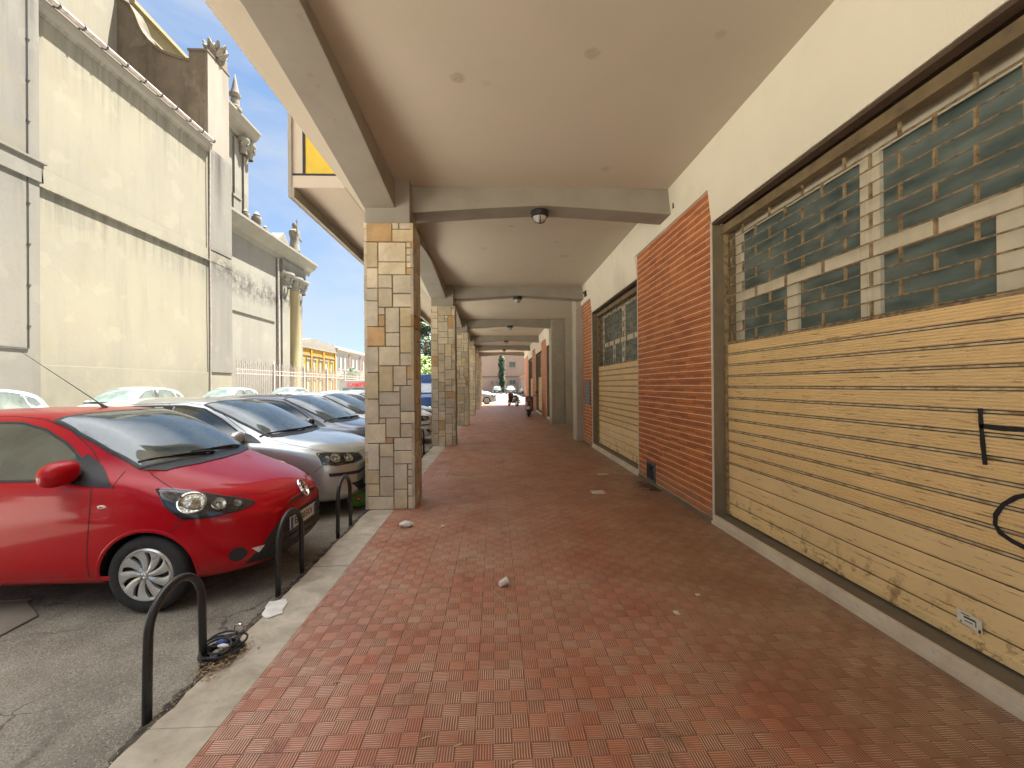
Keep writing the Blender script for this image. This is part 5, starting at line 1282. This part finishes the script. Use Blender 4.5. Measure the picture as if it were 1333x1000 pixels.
SPM = dict(W=.88, zb=.18, arches=(-.86, -3.45), ra=.345, rw=.31, rim='multi', ms=1.,
    side_glass=[('front_window', [(-1.36, .985), (-1.42, 1.06), (-1.70, 1.25), (-1.95, 1.385), (-2.2, 1.425), (-2.36, 1.43), (-2.36, .99)]), ('rear_window_side', [(-2.46, .995), (-2.46, 1.43), (-3.0, 1.42), (-3.30, 1.36), (-3.36, 1.06), (-3.30, 1.01)]), ('quarter_window', [(-3.42, 1.06), (-3.38, 1.33), (-3.62, 1.25), (-3.72, 1.12)])],
    side_trim=[('window_pillar', [(-2.365, .985), (-2.365, 1.435), (-2.455, 1.435), (-2.455, .985)]), ('mirror_triangle', [(-1.15, .965), (-1.32, 1.06), (-1.40, 1.09), (-1.36, .975)])],
    seams=[[(-1.30, .27), (-1.29, .6), (-1.27, .9), (-1.40, 1.10), (-1.72, 1.32), (-1.95, 1.43), (-2.2, 1.465), (-2.41, 1.465), (-2.41, .9), (-2.38, .27), (-1.30, .27)], [(-2.41, 1.46), (-3.1, 1.45), (-3.38, 1.38), (-3.43, 1.05), (-3.28, .75), (-3.05, .5), (-2.98, .27), (-2.38, .27)], [(-1.25, .40), (-2.0, .42), (-3.0, .42)]],
    handles=[(-2.25, .88), (-3.2, .90)], mirror=(-1.42, 1.02),
    windscreen=[(-.95, 0, 1.05), (-.98, .3, 1.05), (-1.06, .55, 1.04), (-1.13, .68, 1.04), (-1.45, .645, 1.25), (-1.75, .60, 1.42), (-1.90, .565, 1.48), (-1.80, .3, 1.50), (-1.76, 0, 1.505)],
    cowl=[(-.87, 0, 1.02), (-.90, .3, 1.02), (-1.0, .6, .99), (-1.10, .69, 1.02), (-1.05, .5, 1.05), (-.97, .25, 1.055), (-.945, 0, 1.055)],
    wipers=[((-.95, -.05, 1.05), (-1.05, -.48, 1.08)), ((-.97, .45, 1.05), (-.97, -.02, 1.08))],
    headlight=[(-.44, -.82, .84), (-.28, -.76, .845), (-.12, -.62, .815), (-.03, -.45, .78), (-.01, -.42, .70), (-.08, -.58, .675), (-.22, -.76, .675), (-.36, -.83, .70)],
    hl_dir=(-.8, .6, -.2), bulbs=[((-.25, -.74, .76), .06), ((-.13, -.62, .75), .06), ((-.34, -.79, .76), .035)],
    front_black=[('lower_grille', [(.0, -.62, .42), (.02, -.5, .30), (.02, .5, .30), (.0, .62, .42), (.02, .3, .43), (.02, -.3, .43)], (-1, 0, 0), .004), ('upper_grille', [(.02, -.32, .76), (.02, -.26, .66), (.02, .26, .66), (.02, .32, .76)], (-1, 0, 0), .004),
                 ('bumper_strip', [(-.28, -.83, .575), (-.1, -.72, .57), (0, -.5, .565), (0, -.35, .565), (0, -.35, .525), (0, -.5, .525), (-.1, -.72, .53), (-.26, -.83, .53)], (-.8, .6, 0), .006), ('bumper_strip', [(-.28, .83, .575), (-.1, .72, .57), (0, .5, .565), (0, .35, .565), (0, .35, .525), (0, .5, .525), (-.1, .72, .53), (-.26, .83, .53)], (-.8, -.6, 0), .006)],
    front_seams=[([(-1.05, -.70, 1.0), (-.8, -.73, .97), (-.5, -.74, .92), (-.25, -.66, .87), (-.08, -.45, .83), (-.03, -.2, .81), (-.02, 0, .81)], (-.25, 0, -1)), ([(-.40, -.84, .68), (-.50, -.88, .60)], (0, 1, 0))],
    plate=(.02, .49), rear=[(-4.0, 0, 1.27), (-3.97, .48, 1.26), (-4.12, .55, 1.02), (-4.17, 0, 1.02)], tail=[(-4.05, -.8, 1.02), (-3.9, -.83, 1.02), (-3.95, -.84, .75), (-4.15, -.7, .75)])
cmid = Car('mid_car_body', S_MID, SPM['arches'], SPM['ra'], SPM)
silver = finish_car('hatchback_car', cmid, (-1.74, 6.27, -.04), 0, 'silver hatchback between the red car and the dark blue one', 'silver')
def recolour(root, paint, old):
    for o in [root]+list(root.children_recursive):
        if o.type != 'MESH': continue
        for i, m in enumerate(o.data.materials):
            if m == MAT[old]:
                o.material_slots[i].link = 'OBJECT'; o.material_slots[i].material = MAT[paint]
def another(src, loc, rz, paint, old, label, group='cars parked nose in beside the walkway', s=(1, 1, 1)):
    c = copy_tree(src); c.location = loc; c.rotation_euler = (0, 0, rz); c.scale = s; c['label'] = label; c['group'] = group; recolour(c, paint, old); return c
another(silver, (-1.80, 8.48, -.04), 0, 'navy', 'silver', 'dark blue hatchback behind the silver one')
another(silver, (-1.95, 10.65, -.04), 0, 'white', 'silver', 'white hatchback just behind the dark blue one')
another(silver, (-1.85, 13.0, -.04), 0, 'white', 'silver', 'white car whose nose shows between the first two stone columns')
another(silver, (-1.9, -.45, -.04), 0, 'navy', 'silver', 'unseen added dark car beside the viewer, next to the red one')  # out of view, added to darken reflections in the red door
another(silver, (-1.9, -2.8, -.04), 0, 'navy', 'silver', 'second unseen added dark car behind the viewer')  # also unseen, added to block bright ground from the red paint's reflections
another(silver, (-2.1, 15.4, -.04), 0, 'silver', 'silver', 'grey car farther down the row, mostly hidden by the first column')
GR2 = 'cars parked along the church wall'
another(silver, (-13.0, 13.9, -.04), R(-90), 'offwhite', 'silver', 'white car by the church wall, behind the silver hatchback', GR2, (1, 1, 1.11))
another(silver, (-13.05, 8.6, -.04), R(-90), 'greyblue', 'silver', 'grey blue car at the left edge by the church wall', GR2, (1, 1, 1.11))
another(silver, (-13.1, 19.6, -.04), R(-90), 'offwhite', 'silver', 'white roofed car by the start of the iron fence', GR2, (1, 1, 1.08))
another(silver, (-13.2, 26.0, -.04), R(-90), 'silver', 'silver', 'silver car farther along the iron fence', GR2, (1, 1, 1.08))
GR3 = 'cars parked across the far square'
another(silver, (.15, 38.9, -.04), 0, 'offwhite', 'silver', 'white car at the left just beyond the end of the walkway', GR3)
another(silver, (-.2, 43.5, -.04), 0, 'offwhite', 'silver', 'second white car beyond the end of the walkway, partly hidden by the first', GR3)
another(silver, (-.4, 50, -.04), 0, 'greyblue', 'silver', 'grey blue car beyond the two white ones at the end of the walkway', GR3)
another(silver, (3.0, 80, -.04), R(-90), 'offwhite', 'silver', 'white car facing the viewer in front of the cypress', GR3)
another(silver, (5.6, 80, -.04), R(-88), 'silver', 'silver', 'silver car facing the viewer right of the cypress', GR3)
another(silver, (.4, 80.5, -.04), R(-92), 'navy', 'silver', 'dark car facing the viewer left of the cypress', GR3)
# ---- camper van with red lettering
def van(name, x, y, W, L, H, paint, label, cat, round_=.25, lettering=None, cab=True):
    e = empty(name, (x, y, 0), label, cat)
    b = MB(); hw = W/2
    prof = [(-hw, .35), (-hw, H-round_), (-hw+round_*.3, H-round_*.3), (-hw+round_, H), (hw-round_, H), (hw-round_*.3, H-round_*.3), (hw, H-round_), (hw, .35)]
    b.prism_y([(x+a, c) for a, c in prof], y, y+L); part('body', b, paint, e, bevel=.05)
    if cab:
        b = MB(); b.prism_x([(y-1.5, .4), (y-1.55, .95), (y-1.2, 1.15), (y-.45, 1.75), (y+.02, 1.85), (y+.02, .35)], x-hw+.08, x+hw-.08); c = part('cab', b, paint, e, bevel=.05)
        b = MB(); b.prism_x([(y-1.16, 1.20), (y-.50, 1.73), (y-.52, 1.76), (y-1.19, 1.22)], x-hw+.2, x+hw-.2); part('windscreen', b, 'wsglass', c)
    for yy in (y-.9, y+L-1.):
        for s in (-1, 1): b = MB(); b.lathe([(.18, -.1), (.3, -.1), (.33, -.06), (.33, .06), (.3, .1), (.18, .1)], (x+s*(hw-.12), yy, .33), 'x', 24); w_ = part('wheel', b, 'tyre', e, smooth=True); q = MB(); q.lathe([(.001, -.09), (.19, -.1), (.19, .1), (.001, .09)], (x+s*(hw-.12), yy, .33), 'x', 20); part('rim', q, 'alloy', w_, smooth=True)
    return e
cv = van('camper_van', -8.05, 25.5, 2.0, 4.2, 1.98, 'offwhite', 'white camper van with red lettering on its front, behind the parked row', 'van', .35, cab=False)
M = Matrix.Translation((-8.05-8.05*0, 25.47, 1.76)) @ Matrix(((1, 0, 0, 0), (0, 0, -1, 0), (0, 1, 0, 0), (0, 0, 0, 1)))
me = Matrix.Translation((.12, -.04, 1.70)) @ Matrix(((1, 0, 0, 0), (0, 0, -1, 0), (0, 1, 0, 0), (0, 0, 0, 1)))
text_part('lettering', 'CAMPER', .34, 'redink', cv, me, .004, .012)
b = MB(); b.box(-8.8, -7.3, 25.44, 25.5, 1.0, 1.5); part('windscreen', b, 'wsglass', cv)
van('box_truck', -4.6, 27.0, 2.1, 5.2, 2.32, 'bluevan', 'blue box truck seen between the first two stone columns', 'truck', .06)
# ------------------------------------------------------------------ sky, sun, camera
SUN_EL, SUN_AZ = R(SEL), math.atan2(.82, .52)      # direction to the sun: x=.82, y=.52
w = bpy.data.worlds.new('World'); scene.world = w; w.use_nodes = True
n = w.node_tree.nodes; l = w.node_tree.links; bg = n['Background']
sky = n.new('ShaderNodeTexSky'); sky.sky_type = 'NISHITA'; sky.sun_disc = False
sky.sun_elevation = SUN_EL; sky.sun_rotation = SUN_AZ; sky.air_density = .75; sky.dust_density = .7; sky.ozone_density = 1.0
tc = n.new('ShaderNodeTexCoord')
mp = n.new('ShaderNodeVectorMath'); mp.operation = 'MULTIPLY'; mp.inputs[1].default_value = (1, 1, 2.6); l.new(tc.outputs['Generated'], mp.inputs[0])
nz = n.new('ShaderNodeTexNoise'); nz.inputs['Scale'].default_value = 2.3; nz.inputs['Detail'].default_value = 7; nz.inputs['Roughness'].default_value = .6; nz.inputs['Distortion'].default_value = .5
l.new(mp.outputs[0], nz.inputs['Vector'])
mr = n.new('ShaderNodeMapRange'); mr.inputs[1].default_value = .42; mr.inputs[2].default_value = .75; mr.inputs[3].default_value = CL0; mr.inputs[4].default_value = CL1; l.new(nz.outputs[0], mr.inputs[0])
mx = n.new('ShaderNodeMix'); mx.data_type = 'RGBA'; l.new(mr.outputs[0], mx.inputs[0]); gr = n.new('ShaderNodeSeparateXYZ'); l.new(tc.outputs['Generated'], gr.inputs[0])
gm = n.new('ShaderNodeMapRange'); gm.inputs[1].default_value = 0.; gm.inputs[2].default_value = .6; l.new(gr.outputs[2], gm.inputs[0])
gc = n.new('ShaderNodeMix'); gc.data_type = 'RGBA'; l.new(gm.outputs[0], gc.inputs[0]); gc.inputs[6].default_value = (*HZ0, 1); gc.inputs[7].default_value = (*HZ1, 1)
gs = n.new('ShaderNodeMix'); gs.data_type = 'RGBA'; gs.inputs[0].default_value = .8; l.new(sky.outputs[0], gs.inputs[6]); l.new(gc.outputs[2], gs.inputs[7])
l.new(gs.outputs[2], mx.inputs[6]); mx.inputs[7].default_value = (*CLOUD, 1)
# bright overhead band added out of view, to lift light on floor and asphalt
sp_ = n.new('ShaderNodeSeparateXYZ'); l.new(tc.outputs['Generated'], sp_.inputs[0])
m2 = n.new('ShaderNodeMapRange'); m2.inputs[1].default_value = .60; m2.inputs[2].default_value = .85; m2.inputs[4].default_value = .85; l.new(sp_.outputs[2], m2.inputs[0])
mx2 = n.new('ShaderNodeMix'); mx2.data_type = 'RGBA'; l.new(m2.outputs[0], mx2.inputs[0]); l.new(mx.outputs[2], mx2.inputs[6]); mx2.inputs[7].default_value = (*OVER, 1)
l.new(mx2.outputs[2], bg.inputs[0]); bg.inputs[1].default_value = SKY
sd = bpy.data.lights.new('sun', 'SUN'); sd.energy = SUN; sd.angle = R(.53); sd.color = (1, .955, .88)
so = bpy.data.objects.new('sun', sd); col.objects.link(so)
d = Vector((math.sin(SUN_AZ)*math.cos(SUN_EL), math.cos(SUN_AZ)*math.cos(SUN_EL), math.sin(SUN_EL)))
so.rotation_euler = d.to_track_quat('Z', 'Y').to_euler(); so.location = (20, 20, 40)

cam = bpy.data.cameras.new('camera'); co = bpy.data.objects.new('camera', cam); col.objects.link(co); scene.camera = co
cam.sensor_width = 36; cam.lens = 36*563.26/1333; cam.clip_start = .05; cam.clip_end = 3000
yaw, pit, rol = .04, .0025, .0082
A = Matrix(((math.cos(yaw), -math.sin(yaw), 0), (math.sin(yaw), math.cos(yaw), 0), (0, 0, 1)))
B = Matrix(((1, 0, 0), (0, math.cos(pit), math.sin(pit)), (0, -math.sin(pit), math.cos(pit))))
C_ = Matrix(((math.cos(rol), 0, -math.sin(rol)), (0, 1, 0), (math.sin(rol), 0, math.cos(rol))))
Rm = C_ @ B @ A; inv = Rm.transposed()
X_, Yf, Zu = inv.col[0], inv.col[1], inv.col[2]
mw = Matrix.Identity(4)
for i in range(3): mw[i][0] = X_[i]; mw[i][1] = Zu[i]; mw[i][2] = -Yf[i]
mw[0][3], mw[1][3], mw[2][3] = 0, 0, 1.62
co.matrix_world = mw
scene.view_settings.view_transform = 'Standard'; scene.view_settings.look = 'None'; scene.view_settings.gamma = 1; scene.view_settings.exposure = EXPO
scene.render.engine = 'CYCLES'; scene.cycles.max_bounces = 12; scene.cycles.diffuse_bounces = 8
scene.render.resolution_x, scene.render.resolution_y = 1024, 768
